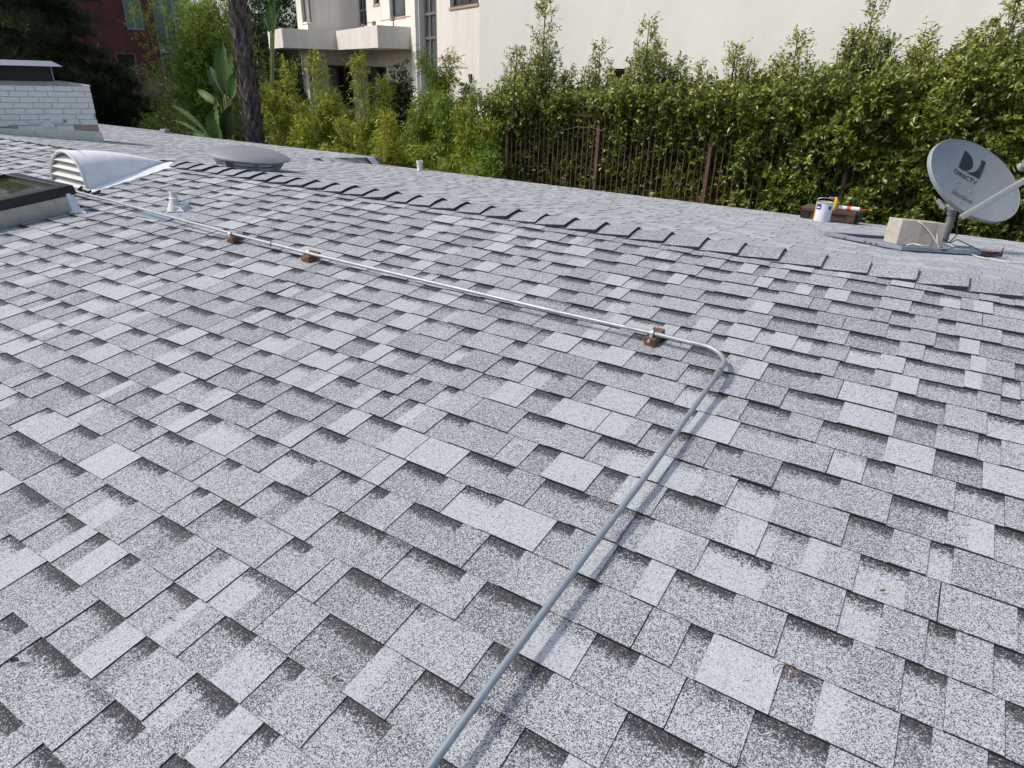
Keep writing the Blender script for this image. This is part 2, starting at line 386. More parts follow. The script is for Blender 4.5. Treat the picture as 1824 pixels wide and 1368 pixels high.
class TileMesh:                       # granule tops and black cut edges with UV in metres and the tone attribute
    def __init__(s): s.v = []; s.f = []; s.m = []; s.uv = []; s.c = []
    def quad(s, p, uv, c, m):
        b = len(s.v); s.v += [tuple(map(float, q)) for q in p]; s.f.append((b, b + 1, b + 2, b + 3)); s.m.append(m); s.uv += uv; s.c += c
    def tile(s, q, fn):
        sl_ = (q.zb - q.zt) / (q.yn - q.yb)
        zu = q.zb - sl_ * (q.yt - q.yb); vt = (q.yt - q.yb) / (q.yn - q.yb)
        P = lambda x, y, z: fn(x, y, z)
        for a, b_, tone in q.patch:
            xa = q.x0 + (q.x1 - q.x0) * a; xb = q.x0 + (q.x1 - q.x0) * b_
            s.quad([P(xa, q.yb, q.zb), P(xb, q.yb, q.zb), P(xb, q.yt, zu), P(xa, q.yt, zu)],
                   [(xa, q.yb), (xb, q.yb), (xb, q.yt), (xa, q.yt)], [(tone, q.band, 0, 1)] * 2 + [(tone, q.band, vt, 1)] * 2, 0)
        z0 = -.004; g = [(.5, 0, 0, 1)] * 4; u0 = [(0, 0), (1, 0), (1, 1), (0, 1)]
        s.quad([P(q.x0, q.yb + .001, z0), P(q.x1, q.yb + .001, z0), P(q.x1, q.yb, q.zb), P(q.x0, q.yb, q.zb)], u0, g, 1)
        s.quad([P(q.x1, q.yb, z0), P(q.x1, q.yt, z0), P(q.x1, q.yt, zu), P(q.x1, q.yb, q.zb)], u0, g, 1)
        s.quad([P(q.x0, q.yt, z0), P(q.x0, q.yb, z0), P(q.x0, q.yb, q.zb), P(q.x0, q.yt, zu)], u0, g, 1)
    def build(s, name, parent):
        me = bpy.data.meshes.new(name); me.from_pydata((np.array(s.v) - parent_org(parent)).tolist(), [], s.f)
        me.materials.append(MT['shingle']); me.materials.append(MT['asphalt_edge']); me.polygons.foreach_set('material_index', s.m)
        uv = me.uv_layers.new(name='UVMap'); uv.data.foreach_set('uv', np.array(s.uv, 'f').ravel())
        ca = me.color_attributes.new('shade', 'FLOAT_COLOR', 'CORNER'); ca.data.foreach_set('color', np.array(s.c, 'f').ravel())
        me.update(); o = bpy.data.objects.new(name, me); col.objects.link(o); o.parent = parent; return o

nearfn = lambda x, y, z: rf(x, y, z + und(x, y))
allt = []
for i, yb in enumerate(courses):
    yn = courses[i + 1] if i + 1 < len(courses) else yb + .131
    for q in tiles_for(yb, yn, X0, X1, 1, 1000 + i):
        cx, cy = (q.x0 + q.x1) / 2, (q.yb + q.yn) / 2
        u, v, dd = px_of(rf(cx, cy)); q.a = 0
        if dd > .2 and -20 < u < 1844 and 250 < v < 1400:
            pa = [px_of(rf(*c)) for c in ((q.x0, q.yb), (q.x1, q.yb), (q.x1, q.yn), (q.x0, q.yn))]
            q.a = abs(sum(pa[k][0] * pa[(k + 1) % 4][1] - pa[(k + 1) % 4][0] * pa[k][1] for k in range(4))) / 2
        allt.append(q)
allt.sort(key=lambda q: -q.a)
for q in allt[:300]:
    tm = TileMesh(); tm.tile(q, nearfn); tm.build('shingle', near_roof)
tm = TileMesh()
for q in allt[300:]: tm.tile(q, nearfn)
tag(tm.build('shingle_field', near_roof), kind='stuff')
# far slope: courses counted from the eave upwards
tm = TileMesh(); L = EAVE_Y - CR[1]
farfn = lambda x, y, z: far(x, L - y, z + .6 * und(x, y + 3))
nc = int(L / .143)
for i in range(nc):
    yb = i * .143 - .012
    for a, b_ in ((-20.5, -8.0), (-8.0, X1)):
        for q in tiles_for(yb, yb + .143, a, b_, 1, 5000 + i):
            q.band *= .55; q.patch = [(u0, u1, .16 + .75 * (tn_ - .22)) for u0, u1, tn_ in q.patch]; q.zb = .006 + .5 * (q.zb - .0076)
            tm.tile(q, farfn)
tag(tm.build('shingle_field', far_roof), kind='stuff')

# ridge caps
ridge = MB().bar(CR + (X0, 0, -.01), CR + (X1, 0, -.01), .10, .012).build('ridge', MT['underlay'], house)
tag(ridge, 'line of overlapping folded cap shingles along the ridge')
def cap(xb, sgn, seed, near=.137, farw=.15, ex=.205, hb=.034, ht=.014):
    r = random.Random(seed); t = TileMesh(); tone = r.uniform(.42, .54)
    prof = []
    prof = [(-near, 0), (-near * .55, 0), (-.014, 0), (-.001, 1), (.014, 0), (farw * .5, 0), (farw, 0)]
    dz = r.uniform(-.003, .004); dy = r.uniform(-.004, .004); lift = r.uniform(-.004, .006)
    def P(k, end):
        yy = prof[k][0]; x = xb + (-sgn * (ex + .045) if end else 0)
        z = (hb + dz if not end else ht)
        base = rf(x, 3.47 + yy + dy) if yy < 0 else np.array([x, CR[1] + yy, CR[2] - math.tan(Q) * yy])
        if k == 0: z += -.006 + (lift if not end else 0)
        if prof[k][1]: z -= .002
        if yy > .02: z = .006 + (z - .006) * max(0., 1 - yy / (farw * .75))
        return base + np.array([0, 0, z])
    n = len(prof)
    for k in range(n - 1):
        a, b_, c, e = P(k, 0), P(k + 1, 0), P(k + 1, 1), P(k, 1)
        q = [a, b_, c, e] if sgn > 0 else [e, c, b_, a]
        y0_, y1_ = prof[k][0] + 7.3, prof[k + 1][0] + 7.3
        uv = [(xb, y0_), (xb, y1_), (xb - sgn * .25, y1_), (xb - sgn * .25, y0_)]
        t.quad(q, uv if sgn > 0 else uv[::-1], [(tone, 0, 0, 1)] * 4, 0)
        th = np.array([0, 0, .019])
        q = [a - th, b_ - th, b_, a]; t.quad(q if sgn > 0 else q[::-1], [(0, 0)] * 4, [(.5, 0, 0, 1)] * 4, 1)
    th = np.array([0, 0, .014])
    for k in (0, n - 1):
        q = [P(k, 1) - th, P(k, 0) - th, P(k, 0), P(k, 1)]
        t.quad(q if (k == 0) == (sgn > 0) else q[::-1], [(0, 0)] * 4, [(.5, 0, 0, 1)] * 4, 1)
    return t.build('ridge_cap', ridge)
x = .200 + 12 * .205
k = 0
while x > -5.75: cap(x, 1, 100 + k); x -= .205; k += 1
x = -6.36
while x > -11.5: cap(x, -1, 300 + k, near=.07, farw=.21, hb=.026); x -= .21; k += 1

# ================================================================ CONDUIT AND ITS BLOCKS
cond = thing('metal_conduit', rf(-.6, 2.3, .05), 'thin galvanised conduit running along the ridge and bending down the roof', 'pipe')
ZP = .056
run = [(-.66, 2.290), (-.872, 2.296), (-1.3, 2.29), (-2.0, 2.303), (-2.9, 2.322), (-3.657, 2.348), (-4.4, 2.399), (-5.15, 2.444), (-6.2, 2.49), (-8, 2.56), (-12, 2.7)]
MB().tube([rf(a, b_, ZP + .002 * math.sin(3 * a)) for a, b_ in run], .0092, 12).build('pipe_run', MT['emt'], cond, smooth=True)
arc = [rf(-.66 + .125 * math.sin(t_), 2.165 + .125 * math.cos(t_), ZP) for t_ in np.linspace(0, PI / 2, 14)]
arc = [rf(-.70, 2.2905, ZP)] + arc + [rf(-.535, 2.10, ZP)]
MB().tube(arc, .0094, 12).build('elbow', MT['emt'], cond, smooth=True)
dn = [(-.535, 2.11, ZP), (-.540, 1.8, .056), (-.544, 1.456, .058), (-.556, 1.117, .062), (-.566, .72, .068), (-.570, .45, .072), (-.575, -1.2, .08)]
MB().tube([rf(*p) for p in dn], .0093, 12).build('pipe_run', MT['emt_grey'], cond, smooth=True)
def coupling(p, dvec):
    p = np.asarray(p); dvec = unit(dvec); m = MB()
    m.tube([p - dvec * .024, p + dvec * .024], .0125, 12)
    for s_ in (-.022, .022): m.tube([p + dvec * (s_ - .005), p + dvec * (s_ + .005)], .0142, 12)
    up = rf(0, 0, 1)
    for s_ in (-.012, .012): m.tube([p + dvec * s_ + up * .013, p + dvec * s_ + up * .020], .003, 6)
    m.build('coupling', MT['emt'], cond, smooth=True)
coupling(rf(-.535, 2.115, ZP), rf(0, 1, 0)); coupling(rf(-3.29, 2.335, ZP), rf(1, -.03, 0))
for (bx0, bx1, by0, by1, lab) in ((-.892, -.842, 2.270, 2.374, 'small reddish wood block holding up the conduit beside its bend'),
                                  (-2.982, -2.915, 2.296, 2.388, 'small reddish wood block under the conduit, middle one of three'),
                                  (-3.675, -3.612, 2.315, 2.412, 'small dark brown wood block under the conduit, farthest one near the white pipe boot')):
    c = rf((bx0 + bx1) / 2, (by0 + by1) / 2, .008)
    wb = thing('wood_block', c, lab, 'wood block', 'wood blocks under the conduit')
    ang = random.uniform(-.08, .08); Xv = rf(math.cos(ang), math.sin(ang), 0); Yv = rf(-math.sin(ang), math.cos(ang), 0); Zv = rf(0, 0, 1)
    MB().box(c + Zv * .016, (bx1 - bx0, by1 - by0, .038), Xv, Yv, Zv).build('block', MT['wood_block'], wb, bevel=.003)
    m = MB(); pc = rf((bx0 + bx1) / 2, 2.296 if bx0 > -1 else 2.335, ZP)
    pth = [pc + Xv * 0 + Yv * (.0145 * math.cos(t_)) + Zv * (.0145 * math.sin(t_)) for t_ in np.linspace(-.5, PI + .2, 12)]
    for a, b_ in zip(pth[:-1], pth[1:]): m.bar(a, b_, .014, .002, unit((a + b_) / 2 - pc))
    m.bar(pth[-1], pc - Yv * .018 - Zv * .020, .014, .002, Yv); m.box(pc - Yv * .032 - Zv * .0205, (.014, .028, .002), Xv, Yv, Zv)
    m.tube([pc - Yv * .034 - Zv * .021, pc - Yv * .034 - Zv * .014], .005, 6)
    m.build('pipe_strap', MT['galv'], wb)

# ================================================================ ROOF VENTS, SKYLIGHT
# half-cone louvred vent
UPr = RW.T @ np.array([0, 0, 1.])
fl, fr_, ap = np.array([-6.43, 2.64, .0]), np.array([-5.815, 2.61, .0]), np.array([-5.93, 3.40, .012])
fc = (fl + fr_) / 2; rad = np.linalg.norm(fr_ - fl) / 2; sdv = (fr_ - fl) / 2
cv = thing('roof_vent', RW @ fc, 'white half-cone louvred vent between the skylight and the ridge', 'vent')
def arch(t_, k=1., off=0.): return RW @ (fc + sdv * math.cos(t_) * k + UPr * (rad * .93 * math.sin(t_) * k + .005) + np.array([.035 * math.sin(t_), off, 0]))
N = 28; m = MB(); A_ = [arch(PI * i / N) for i in range(N + 1)]; ring2 = []
apw = RW @ ap
rows = [A_] + [[a + (apw + np.array([0, 0, .004]) - a) * f + np.array([0, 0, .035 * math.sin(PI * f) * math.sin(PI * i / N)]) for i, a in enumerate(A_)] for f in (.2, .4, .6, .8, 1.)]
b0 = 0
for r_ in rows: m.v += [tuple(p) for p in r_]
for j in range(len(rows) - 1):
    for i in range(N): m.f.append((j * (N + 1) + i, j * (N + 1) + i + 1, (j + 1) * (N + 1) + i + 1, (j + 1) * (N + 1) + i)); m.m.append(0)
m.build('hood', MT['hood_paint'], cv, smooth=True, solid=.004)
m = MB(); m.tube([arch(PI * i / N, .985, -.006) for i in range(N + 1)], .013, 8); m.build('rim', MT['white_paint'], cv, smooth=True)
for k, (z0_, z1_) in enumerate(((.018, .068), (.086, .134), (.152, .198), (.212, .252))):
    def row(z_, off):
        hw = math.sqrt(max(0.0, 1 - (z_ / (rad * .95)) ** 2)) * .95; return [RW @ (fc + sdv * s_ * hw + UPr * z_ + np.array([.03 * z_ / rad, off, 0])) for s_ in (-1, 1)]
    a, b_ = row(z0_, -.012), row(z1_, .055)
    th = np.array([0, 0, .006]); q = [a[0], a[1], b_[1], b_[0]]
    MB().hexa([p - th for p in q] + q).build('louvre_slat', MT['white_paint'], cv)
m = MB(); P_ = [arch(PI * i / N, .97, .09) for i in range(N + 1)]; m.add(P_, [tuple(range(N + 1))]); m.build('backing', MT['darkopen'], cv)  # dark sheet painting in the shade behind the slats
m = MB()      # white mastic seams on both feet and at the tip
def seam(a, b_, w0, w1, nn=18, seed=1):
    r = random.Random(seed); a = np.asarray(a); b_ = np.asarray(b_); dvec = unit(b_ - a); s_ = np.array([dvec[1], -dvec[0], 0]); L_, R_, T_ = [], [], []
    for i in range(nn + 1):
        f = i / nn; c = a + (b_ - a) * f; wv = (w0 + (w1 - w0) * f)
        L_.append(RW @ (c - s_ * wv * .35 + np.array([0, 0, .032]))); T_.append(RW @ (c + s_ * wv * (.25 + r.uniform(-.06, .06)) + np.array([0, 0, .020]))); R_.append(RW @ (c + s_ * wv * (.75 + r.uniform(-.1, .1)) + np.array([0, 0, .011])))
    b0 = len(m.v); m.v += [tuple(p) for p in L_ + T_ + R_]
    for q in range(2):
        for i in range(nn): m.f.append((b0 + q * (nn + 1) + i, b0 + (q + 1) * (nn + 1) + i, b0 + (q + 1) * (nn + 1) + i + 1, b0 + q * (nn + 1) + i + 1)); m.m.append(0)
seam((-5.81, 2.59, 0), (-5.86, 3.42, 0), .13, .10, seed=4); seam((-5.90, 3.43, .02), (-6.30, 3.335, .015), .09, .05, seed=5)
m.build('sealant_seam', MT['sealant'], cv)

# low mushroom exhaust vent beyond the ridge
vb = np.array([-5.50, 3.88, .0]); vb[2] = far(vb[0], vb[1] - CR[1])[2] - .012
Zt = unit((.085, .05, 1)); Xt = unit(np.cross((0, 1, 0), Zt)); Yt = np.cross(Zt, Xt)
dv = thing('exhaust_vent', vb, 'round grey mushroom exhaust vent standing just behind the ridge', 'vent')
DR = .365
MB().lathe([(.232, -.05), (.232, .045), (.226, .047), (.226, .11)], 40, vb, Xt, Yt, Zt).build('collar', MT['galv'], dv, smooth=True)
MB().lathe([(.234, .062), (.238, .066), (.234, .070)], 40, vb, Xt, Yt, Zt).build('collar_band', MT['galv'], dv, smooth=True)
pr = [(.235, .092), (.30, .104), (DR - .012, .119), (DR, .124), (DR, .134), (DR - .008, .139), (.345, .150), (.30, .169), (.24, .188), (.16, .202), (.08, .208), (.001, .210)]
MB().lathe(pr, 56, vb, Xt, Yt, Zt).build('dome', MT['grey_vent'], dv, smooth=True)
for a in (-2.3, -1.35, -.4, .7, 2.2):
    c = vb + Zt * .075 + (Xt * math.cos(a) + Yt * math.sin(a)) * .245; rr = Xt * math.cos(a) + Yt * math.sin(a); tt = np.cross(Zt, rr)
    MB().hexa([c + tt * s1 * .004 + rr * s2 + Zt * s3 for s3, s2a in ((-.04, .03), (.035, .075)) for s1, s2 in ((-1, -.02), (1, -.02), (1, s2a), (-1, s2a))]).build('bracket', MT['galv'], dv)
MB().lathe([(.40, .004), (.40, .010), (.24, .014), (.235, .05)], 40, vb, (1, 0, 0), unit((0, 1, -.122)), unit((0, .122, 1))).build('base_flange', MT['tray'], dv, smooth=True)

# white pipe boot near the conduit
sb = rf(-4.62, 2.59, .008)
pb = thing('pipe_boot', sb, 'white coated vent pipe boot on the roof just above the conduit', 'vent pipe')
Zb = unit((-.02, .10, 1)); Xb = unit(np.cross((0, 1, 0), Zb)); Yb = np.cross(Zb, Xb)
prof = [(.054, -.01), (.047, .015), (.038, .042), (.030, .07), (.026, .09), (.025, .108), (.028, .124), (.027, .129), (.021, .129), (.020, .09)]
MB().lathe(prof, 24, sb, Xb, Yb, Zb).build('boot', MT['white_paint'], pb, smooth=True)
MB().lathe([(.0, .10), (.021, .10)], 20, sb, Xb, Yb, Zb).build('pipe_bore', MT['darkopen'], pb)
MB().lathe([(.029, .074), (.033, .080), (.028, .086)], 20, sb, Xb, Yb, Zb).build('sealant_ring', MT['sealant'], pb, smooth=True)
MB().hexa([rf(-4.585, 2.56, .008), rf(-4.50, 2.585, .008), rf(-4.52, 2.675, .008), rf(-4.60, 2.665, .008), rf(-4.58, 2.57, .05), rf(-4.535, 2.59, .035), rf(-4.545, 2.66, .035), rf(-4.59, 2.655, .05)])  .build('skirt', MT['galv'], pb, bevel=.004)  # grey flange; its grey-green shading is carried by the metal colour
MB().hexa([rf(x_, y_, z_) for z_ in (.009, .0125) for x_, y_ in ((-4.86, 2.375), (-4.44, 2.40), (-4.46, 2.53), (-4.80, 2.50))]).build('flashing', MT['tray'], pb)

# short white tube on the far edge
c = farP(748, 304); c = np.array([c[0], c[1], far(c[0], c[1] - CR[1])[2] + .004])
vt = thing('vent_tube', c, 'short white vent tube standing near the far roof edge', 'vent pipe')
MB().lathe([(.10, .0), (.095, .01), (.05, .02), (.045, .03)], 20, c).build('flange', MT['galv'], vt, smooth=True)
MB().lathe([(.044, .0), (.042, .10), (.050, .105), (.050, .145), (.038, .145), (.036, .09), (.001, .09)], 20, c).build('tube', MT['white_paint'], vt, smooth=True)

# skylight on its steel curb
brc, frc = np.array([-5.365, 2.29]), np.array([-5.365, 2.29]) + 3.0 * np.array([-.145, -.485])
blc = np.array([-6.22, 2.30]); flc = frc + (blc - brc)
skl = thing('skylight', rf(*((brc + flc) / 2), 0), 'black framed skylight with dark tinted glass on a steel curb', 'skylight')
qd = [frc, brc, blc, flc]; ctr = sum(qd) / 4
inn = lambda p, dd: p + (ctr - p) / np.linalg.norm(ctr - p) * dd
def sk(p, z): return rf(p[0], p[1], z)
m = MB(); b0 = 0
for z_ in (-.01, .155): m.v += [tuple(sk(p, z_)) for p in qd]
for i in range(4): m.f.append((i, (i + 1) % 4, 4 + (i + 1) % 4, 4 + i)); m.m.append(0)
m.build('curb', MT['curb'], skl)
for i in range(4):
    a, b_ = qd[i], qd[(i + 1) % 4]
    lo = [sk(inn(a, -.035), .122), sk(inn(b_, -.035), .122), sk(inn(b_, .075), .122), sk(inn(a, .075), .122)]
    hi = [sk(inn(a, -.030), .190), sk(inn(b_, -.030), .190), sk(inn(b_, .065), .206), sk(inn(a, .065), .206)]
    MB().hexa(lo + hi).build('frame_rail', MT['blackmetal'], skl, bevel=.006)
m = MB(); m.hexa([sk(inn(p, .05), .165) for p in qd] + [sk(inn(p, .05), .178) for p in qd]); m.build('glass_pane', MT['skyglass'], skl)
m = MB()
c0 = brc + np.array([.004, -.02])
m.hexa([rf(c0[0] - .012, c0[1] - .030, 0), rf(c0[0] + .016, c0[1] - .030, 0), rf(c0[0] + .016, c0[1] + .03, 0), rf(c0[0] - .012, c0[1] + .03, 0),
        rf(c0[0] - .012, c0[1] - .022, .140), rf(c0[0] + .006, c0[1] - .022, .140), rf(c0[0] + .006, c0[1] + .022, .140), rf(c0[0] - .012, c0[1] + .022, .140)])
m.hexa([rf(c0[0] + a, c0[1] + b_, z_) for z_ in (.004, .016) for a, b_ in ((0, -.05), (.055, -.03), (.05, .03), (0, .05))])
m.hexa([rf(c0[0] + a, c0[1] + b_, z_) for z_ in (.004, .0145) for a, b_ in ((.03, -.012), (.13, -.004), (.13, .006), (.03, .024))])
m.build('sealant_patch', MT['sealant'], skl)

# ================================================================ SATELLITE DISH, TRAY, BLOCK, CABLES
ex, ey, ez = RW @ RC[0], RW @ RC[1], RW @ RC[2]
vd = unit(ray(1738.4, 321.3)); exx = unit(np.cross(ey, vd)) ; eyy = np.cross(vd, exx)
if exx @ ex < 0: exx = -exx; 
if eyy @ ey < 0: eyy = -eyy
DC = EYE + ray(1738.4, 321.3) * 4.84
A3 = unit(.377 * ex + .148 * ey + .079 * ez)
B3 = -.091 * ex + .265 * ey - .059 * ez; B3 = unit(B3 - A3 * (B3 @ A3))
n3 = np.cross(A3, B3); n3 = n3 if n3 @ vd < 0 else -n3
ra, rb, dep = .408, .283, .060
def dish(a, b_, off=0.): return DC + A3 * ra * a + B3 * rb * b_ + n3 * (-dep * (1 - a * a - b_ * b_) + off)
pn = [0, math.sin(Q), math.cos(Q)]
mb_ = np.array([.10, 5.98, 0]); mb_[2] = far(.09, mb_[1] - CR[1])[2]
sd = thing('satellite_dish', mb_, 'grey satellite dish with a black logo on a mast at the right edge', 'satellite dish')
m = MB(); NR, NT = 12, 64
m.v.append(tuple(dish(0, 0)))
for i in range(1, NR + 1):
    for j in range(NT): t_ = 2 * PI * j / NT; m.v.append(tuple(dish(i / NR * math.cos(t_), i / NR * math.sin(t_))))
for j in range(NT): m.f.append((0, 1 + j, 1 + (j + 1) % NT)); m.m.append(0)
for i in range(NR - 1):
    for j in range(NT): q = 1 + i * NT; m.f.append((q + j, q + NT + j, q + NT + (j + 1) % NT, q + (j + 1) % NT)); m.m.append(0)
rim = [(1.0, .0), (1.012, .004), (1.022, -.002), (1.022, -.028), (.99, -.030)]
b0 = len(m.v)
for k_, o_ in rim:
    for j in range(NT): t_ = 2 * PI * j / NT; m.v.append(tuple(dish(math.cos(t_), math.sin(t_), o_) + (A3 * ra * math.cos(t_) + B3 * rb * math.sin(t_)) * (k_ - 1)))
for i in range(len(rim) - 1):
    for j in range(NT): q = b0 + i * NT; m.f.append((q + j, q + NT + j, q + NT + (j + 1) % NT, q + (j + 1) % NT)); m.m.append(0)
b0 = len(m.v)
for f_ in (1., .7, .35, 0.02):
    for j in range(NT): t_ = 2 * PI * j / NT; m.v.append(tuple(dish(f_ * math.cos(t_), f_ * math.sin(t_), -.030)))
for i in range(3):
    for j in range(NT): q = b0 + i * NT; m.f.append((q + j, q + NT + j, q + NT + (j + 1) % NT, q + (j + 1) % NT)); m.m.append(0)
refl = m.build('reflector', MT['dish'], sd, smooth=True)
def on_dish(pts, off=.0025): return [dish(a, b_, off) for a, b_ in pts]
LW, LH = .200 / ra, .132 / rb
def lg(u_, v_): return (-.06 + (u_ - .5) * LW, -.50 + (v_ - .5) * LH)
left = [(0, 0), (.20, .03), (.38, .13), (.50, .28), (.57, .46), (.57, .64), (.50, .80), (.38, .93), (.25, 1.0), (0, 1)]
right = [(1, 0), (1, 1), (.33, 1.0), (.50, .95), (.66, .83), (.78, .66), (.83, .46), (.84, .25), (.80, .0)]
for poly in (left, right): MB().add(on_dish([lg(*p) for p in poly]), [tuple(range(len(poly)))]).build('logo', MT['ink'], refl)
def text_on(body, ca, cb, wd, ht, shear=0., bold=0.):
    cu = bpy.data.curves.new('t', 'FONT'); cu.body = body; cu.align_x = 'CENTER'; cu.align_y = 'CENTER'; cu.shear = shear; cu.offset = bold
    to = bpy.data.objects.new('t', cu); col.objects.link(to); bpy.context.view_layer.update()
    me = bpy.data.meshes.new_from_object(to.evaluated_get(bpy.context.evaluated_depsgraph_get())); bpy.data.objects.remove(to)
    V = np.array([v.co[:] for v in me.vertices]); F = [tuple(p.vertices) for p in me.polygons]; bpy.data.meshes.remove(me)
    mn, mx = V.min(0), V.max(0); k = [(ca + ((v[0] - mn[0]) / (mx[0] - mn[0]) - .5) * wd / ra, cb - ((v[1] - mn[1]) / (mx[1] - mn[1]) - .5) * ht / rb) for v in V]
    MB().add(on_dish(k), F).build('lettering', MT['ink'], refl)
text_on('DIRECTV', -.105, -.125, .215, .036, 0, .012)
# hand-written looking script
text_on('Slimline', -.132, .50, .200, .050, .45, -.008)
for a, b_ in ((-.26, .12), (.06, .20), (-.20, .72), (.10, .78)):
    MB().lathe([(.010, -.001), (.010, .003), (.006, .006), (.001, .006)], 10, dish(a, b_), A3, B3, n3).build('bolt', MT['galv'], refl, smooth=True)
mt_top = hit(1699, 366, (0, mb_[1], 0), (0, 1, 0)); 
MB().tube([mb_ + (0, 0, -.02), mb_ + (0, 0, .26), (mt_top[0] - .005, mt_top[1] - .01, mt_top[2] - .06), (mt_top[0], mt_top[1] - .015, mt_top[2])], .0285, 18).build('mast', MT['dish_dark'], sd, smooth=True)
MB().tube([mb_ + (0, 0, .15), mb_ + (0, 0, .165)], .0315, 18).build('mast_clamp', MT['dish_dark'], sd, smooth=True)
bk = dish(-.05, .45, -.05); mtp = np.array([mt_top[0], mt_top[1] - .015, mt_top[2]])
m = MB(); m.bar(mtp + (0, 0, -.03), mtp + (0, 0, .07), .075, .075, (1, 0, 0)); m.bar(mtp + (0, 0, .04), bk, .07, .05); m.bar(dish(-.35, .4, -.035), dish(.3, .5, -.035), .10, .02, n3)
m.bar(mtp - exx * .075 + (0, 0, .01), mtp + exx * .06 + (0, 0, .0), .06, .012)
m.build('bracket', MT['galv'], sd, bevel=.004)
a0 = hit(1711, 388, dish(-.35, 1.05), n3) + n3 * .0; fe = DC + n3 * .40 + B3 * .13 + A3 * .02
dirA = hit(1824, 322, a0 + n3 * .3, n3) - a0
a1 = a0 + unit(dirA) * .50
MB().bar(a0, a1, .036, .052, n3).build('feed_arm', MT['dish'], sd, bevel=.004)
MB().bar(a0 - unit(dirA) * .012, a0, .022, .032, n3).build('arm_plug', MT['wood_block'], sd)
MB().bar(dish(-.42, .70, -.10), dish(-.40, 1.06, -.06), .03, .03, n3).build('arm_base', MT['dish_dark'], sd, bevel=.004)
lb = MB(); e1 = unit(dirA); lb.bar(a1 - e1 * .03 - A3 * .09 - B3 * .06, a1 - e1 * .03 + A3 * .09 - B3 * .06, .07, .06, n3)
lb.build('lnb_head', MT['dish_dark'], sd, bevel=.012)
for s_ in (-.06, .0, .06): MB().tube([a1 + A3 * s_ - B3 * .06 - e1 * .03, a1 + A3 * s_ - B3 * .06 - n3 * .055 - e1 * .03], [.022, .03], 14).build('feed_horn', MT['dish'], sd, smooth=True)
MB().tube([a1 - e1 * .03, a1 - e1 * .03 - B3 * .05], .018, 10).build('lnb_neck', MT['dish_dark'], sd)
# weighted mounting tray (part of the mount the mast is welded to)
tM, tL, tR = farP(1604, 449), farP(1467, 421), farP(1783, 460)
tB = tL + tR - tM; rim_h = .028; up = np.array([0, 0, 1.])
m = MB()
qd3 = [tM, tR, tB, tL]; qd3 = [np.array([p[0], p[1], far(p[0], p[1] - CR[1])[2] + .012]) for p in qd3]
m.hexa([p for p in qd3] + [p + up * .004 for p in qd3]); m.build('mount_tray', MT['tray'], sd)
cc = sum(qd3) / 4
for i, nm in enumerate(('tray_lip',) * 4):
    a, b_ = qd3[i], qd3[(i + 1) % 4]; sdir = unit(np.cross(b_ - a, up)); sdir = sdir if sdir @ (cc - a) > 0 else -sdir
    o = MB().hexa([a + sdir * 0, b_, b_ + sdir * .004, a + sdir * .004, a + up * rim_h, b_ + up * rim_h, b_ + up * rim_h + sdir * .022, a + up * rim_h + sdir * .022]).build(nm, MT['tray'], sd)
e_ = qd3[1]; dd = unit(qd3[0] - qd3[1])
MB().hexa([e_ + dd * a + np.cross(dd, up) * s_ + up * z_ for z_ in (.0, rim_h + .003) for a, s_ in ((0, -.003), (.20, -.003), (.20, .002), (0, .002))]).build('rusted_tray_edge', MT['rust'], sd)
tag(sd.children[-1], 'rusted corner of the grey metal tray')
# rust spots along the left lip
for f_ in (.29, .36, .43, .70):
    p = qd3[0] + (qd3[3] - qd3[0]) * f_; out = unit(np.cross(qd3[3] - qd3[0], up)); out = out if out @ (p - cc) > 0 else -out
    dl = unit(qd3[3] - qd3[0]); r = .011
    MB().add([p + out * .003 + dl * r * math.cos(t_) * random.uniform(.7, 1.3) + up * (.010 + .007 * math.sin(t_)) for t_ in np.linspace(0, 2 * PI, 10)[:-1]], [tuple(range(9))]).build('rust_spot', MT['rust'], sd)
# concrete block
cbM = farP(1594, 441) ; cbM = np.array([cbM[0], cbM[1], far(cbM[0], cbM[1] - CR[1])[2] + .024])
dR = unit((.86, .48, -.06)); dL = unit((-.48, .86, -.107)); nB_ = unit(np.cross(dR, dL))
cb = thing('concrete_block', cbM, 'tan concrete block weighing down the tray in front of the dish mast', 'concrete block')
bl, bw, bh = .305, .19, .17
o = cbM + dR * bl / 2 + dL * bw / 2 + nB_ * bh / 2
MB().box(o, (bl, bw, bh), dR, dL, nB_).build('block', MT['block'], cb, bevel=.005)
MB().box(o - dL * (bw / 2 + .0005) + dR * .03, (.10, .004, bh - .01), dR, dL, nB_).build('mortar_stain', MT['crown'], cb)
topz = cbM[2] + bh
def fz(x_, y_): return far(x_, y_ - CR[1])[2]
def cable(name, pts, r, m_, lab):
    P_ = [np.asarray(p, float) for p in pts]; out = []
    for i in range(len(P_) - 1):
        p0, p1, p2, p3 = P_[max(i - 1, 0)], P_[i], P_[i + 1], P_[min(i + 2, len(P_) - 1)]
        for k in range(8):
            t_ = k / 8; out.append(.5 * ((2 * p1) + (-p0 + p2) * t_ + (2 * p0 - 5 * p1 + 4 * p2 - p3) * t_ ** 2 + (-p0 + 3 * p1 - 3 * p2 + p3) * t_ ** 3))
    out.append(P_[-1]); return tag(MB().tube(out, r, 7).build(name, m_, org=out[0], smooth=True), lab, 'cable')
def fc_(px, py, z=.012): p = farP(px, py); return np.array([p[0], p[1], fz(p[0], p[1]) + z])
def onf(px, py, back): return hit(px, py, cbM - dL * back, dL)
